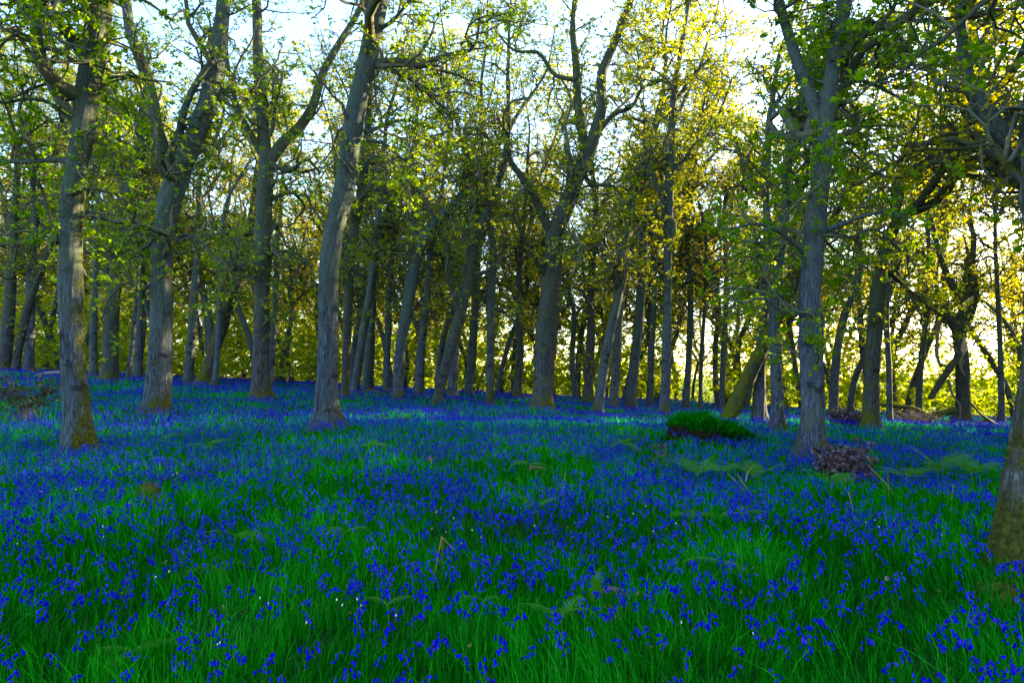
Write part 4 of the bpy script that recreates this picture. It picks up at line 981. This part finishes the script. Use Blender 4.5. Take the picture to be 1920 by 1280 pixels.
FERNS = [
 ('large pale unfurling bracken in the near grass with many small coiled tips', 1052, 1230, .24, 5, dict(tipcurl=.8, stalk=.22)),
 ('upright green bracken frond beside the large unfurling one', 1108, 1165, .22, 1, dict(lift=1.3, curl=.4, stalk=.12)),
 ('small flat comb-shaped green frond alone among bluebells in mid grass', 755, 975, .26, 2, dict(lift=.5, spread=2.5)),
 ('bright green bracken lying flat at the very front of the grass', 242, 1268, .26, 3, dict(lift=.35, curl=.6, stalk=.14)),
 ('pale bracken with two long arms reaching sideways in the grass', 438, 1045, .34, 2, dict(lift=.6, spread=6.28, stalk=.2)),
 ('feathery broad bracken half sunk in the grass near the two-armed pale one', 400, 1085, .34, 4, dict(lift=.3, stalk=.12)),
 ('whitish curled bracken crozier cluster among mid-grass bluebells', 642, 1042, .22, 3, dict(tipcurl=1.0, stalk=.2)),
 ('tiny pale crozier with drooping arms close to the viewer', 905, 1185, .16, 2, dict(tipcurl=1.2, stalk=.2, spread=6.28)),
 ('small pale crozier pair next to a bluebell clump', 725, 1195, .18, 2, dict(tipcurl=1.0, stalk=.2)),
 ('spread-armed young bracken above the bluebells ahead of the ridged oak', 1352, 1105, .26, 2, dict(lift=.5, stalk=.22)),
 ('broad bracken standing between the grassy mound and the withered shrub', 1308, 925, .46, 5, dict(lift=.95, curl=1.0, stalk=.26)),
 ('thin-fronded bracken with raised arms before the big forked oak', 1352, 920, .44, 4, dict(lift=.95, curl=1.0, stalk=.26)),
 ('bracken leaning over tan dead stalks before the big forked oak', 1418, 930, .46, 4, dict(lift=.95, curl=1.0, stalk=.26)),
 ('arching bracken draped over the withered shrub', 1560, 942, .50, 3, dict(lift=.9, stalk=.26)),
 ('spreading bracken bed piece beside the withered shrub', 1700, 930, .46, 5, dict(lift=.95, curl=1.0, stalk=.26)),
 ('spreading bracken midway between the withered shrub and the ridged oak', 1760, 915, .50, 5, dict(lift=.95, curl=1.0, stalk=.26)),
 ('tall bracken brushing the flank of the ridged oak', 1824, 922, .50, 5, dict(lift=.95, curl=1.0, stalk=.26)),
 ('small bracken in the bluebells below the bracken beds', 1300, 1005, .28, 3, dict(lift=.5, stalk=.2)),
 ('grey-green bracken tuft among bluebells in front of the tan stalks', 1392, 1000, .30, 3, dict(tipcurl=.6, stalk=.2)),
 ('pale bracken sprout below the brown seed stalk', 1008, 985, .26, 3, dict(tipcurl=.6, stalk=.2)),
 ('thin bracken arms over the bluebells beneath the central oak', 988, 905, .36, 3, dict(lift=.5, stalk=.26)),
 ('faint bracken on the slope before the stout forked oak', 326, 838, .48, 4, dict(lift=.4, stalk=.26)),
 ('light bracken in the bluebells below the dark brown oak', 385, 860, .40, 3, dict(lift=.5, stalk=.24)),
 ('dull bracken at the edge of the green patch before the scarred leaning trunk', 700, 860, .38, 3, dict(lift=.5, stalk=.24)),
 ('bracken sprays in the bluebell drift straight below the grassy mound', 1170, 855, .42, 4, dict(lift=.5, stalk=.26)),
 ('pale bracken crozier deep in the bluebells near the mossy clod', 190, 960, .24, 2, dict(tipcurl=.9, stalk=.2)),
]
for k, (lab, px, py, sz, nf, kw) in enumerate(FERNS):
    fern(lab, px, py, sz, 900 + k, nf, az0=random.uniform(0, 6), **kw)
fern('withered bracken with a striped red-brown coiled frond', 1188, 1150, .24, 950, 2, 'rust', 'dead_fern', tipcurl=.5, lift=.9, curl=1.9, stalk=.12, az0=.3, spread=6.0)
fern('crumpled tan dead bracken close to the coiled red-brown one', 1158, 1160, .16, 951, 3, 'straw', 'dead_fern', tipcurl=.6, lift=.5, curl=1.2, stalk=.08)
fern('tawny dead bracken crumbs at the foot of the ridged oak', 1836, 1170, .16, 952, 3, 'straw', 'dead_fern', tipcurl=.4, lift=.2, curl=.8, stalk=.04)
fern('reddish dead bracken scrap in the bluebells below the central oak', 1004, 900, .18, 953, 3, 'rust', 'dead_fern', lift=.4, stalk=.2)
fern('pinkish withered tuft beside the green patch in mid grass', 808, 880, .12, 954, 3, 'rust', 'dead_fern', tipcurl=.6, lift=1.1, stalk=.14)

def stalk(label, lines, g, w_=.0055):
    b = ground(*g); Y = b[1]; root = thing('dead_stalk', label, 'dead stalk', b)
    for j, pts in enumerate(lines):
        p, _ = px_line([(x, y, 1) for x, y in pts], Y, .15 * (j + 1)); q = catmull(p, 8)
        V, Q = tubes(q[None], np.linspace(w_, w_ * .6, 8)[None], 5)
        link('stem' if j == 0 else 'broken_arm', mk('stem', V - b, Q, None, [M['straw']], tint=np.full(len(Q), random.random())), root)
stalk('tan snapped stalk bent over in an upside-down V in the mid grass', [[(812,1100), (818,1060), (828,1006)], [(828,1006), (838,1016), (850,1030)], [(829,1012), (830,1050), (832,1088)]], (814, 1112))
stalk('tan bare stalk with one side arm before the big forked oak', [[(1405,945), (1388,912), (1364,886)], [(1398,902), (1402,885), (1412,874)]], (1405, 950))
stalk('long pale stalk leaning next to the one with a side arm', [[(1425,960), (1410,930), (1382,888)]], (1425, 965))
stalk('grey thin stalk leaning behind the withered shrub', [[(1682,936), (1660,905), (1626,870)]], (1682, 942))
stalk('upright straw-coloured stalk standing in bluebells by the withered shrub', [[(1666,930), (1665,905), (1665,888)]], (1666, 940))
stalk('upright reddish stalk among bluebells ahead of the ridged oak', [[(1784,955), (1785,930), (1787,907)]], (1784, 965))
stalk('dark leaning stalk next to bracken in the bluebells under the big oak', [[(1604,990), (1598,950), (1590,920)]], (1605, 1000))
stalk('pale horizontal straw across the bluebell drift below the mound', [[(1325,922), (1300,908), (1272,893)]], (1325, 930))
stalk('thin straw lying over bluebells further below the mound', [[(1222,928), (1205,918), (1200,914)]], (1222, 935))
stalk('short straw-coloured upright stem below the central oak', [[(1056,918), (1058,900), (1060,885)]], (1056, 925))

# white stitchwort, a few dozen in the grass
rng = np.random.default_rng(88)
def stitch():
    a = Acc(); st = np.array([[[0, 0, 0], [.01, 0, .12], [.0, .01, .25]]]); V, Q = tubes(st, np.full((1, 3), .0015), 3)
    stem = mk('stem', V, Q, None, [M['stem']], tint=np.full(len(Q), .5))
    V, Q = [], []
    for k in range(5):
        t = k * 2 * PI / 5; d = np.array([math.cos(t), math.sin(t), .25]); s = np.array([-math.sin(t), math.cos(t), 0])
        V += [np.zeros(3), d * .005 + s * .003, d * .0095, d * .005 - s * .003]; Q.append([4 * k + j for j in range(4)])
    V = np.array(V) @ np.array([[1, 0, 0], [0, .6, .8], [0, -.8, .6]]) + np.array([0, .01, .25])
    return stem, mk('petals', V, np.array(Q), None, [M['white']], tint=np.full(5, .5), smooth=False)
ss, sp = stitch()
WP = [(75,905),(140,900),(150,880),(240,920),(245,960),(190,985),(192,992),(30,1010),(315,1080),(290,1082),(330,865),(322,870),(850,968),(836,975),(865,1000),(885,1002),(902,1005),(668,1140),(675,1155),(630,1155),(640,1165),(485,1145),(500,1158),(742,1165),(1140,940),(1188,945),(1212,925),(1268,968),(1650,978),(1768,985),(1625,955),(1642,955),(1280,1265),(1415,1235),(410,1245),(405,1232),(572,1200),(1760,890),(1700,860)]
for k, (px, py) in enumerate(WP):
    b = ground(px, min(py + 70, 1290)); r = ray(px, py); r = r / r[1]
    root = thing('stitchwort', 'tiny white five-petalled flower dotted among the bluebells', 'flower', b, 'white stitchwort in the grass', rng.uniform(-.5, .5))
    s = .5 if b[1] < 6 else .7; root.scale = (s, s, rng.uniform(.8, 1.3)); link('stem', ss, root); link('petals', sp, root)
for o in scene.objects:
    if o.get('label') and len(o['label'].split()) > 16: print('LONG', o.name, len(o['label'].split()), o['label'])
print('faces', sum(len(o.data.polygons) for o in scene.objects if o.type == 'MESH'))
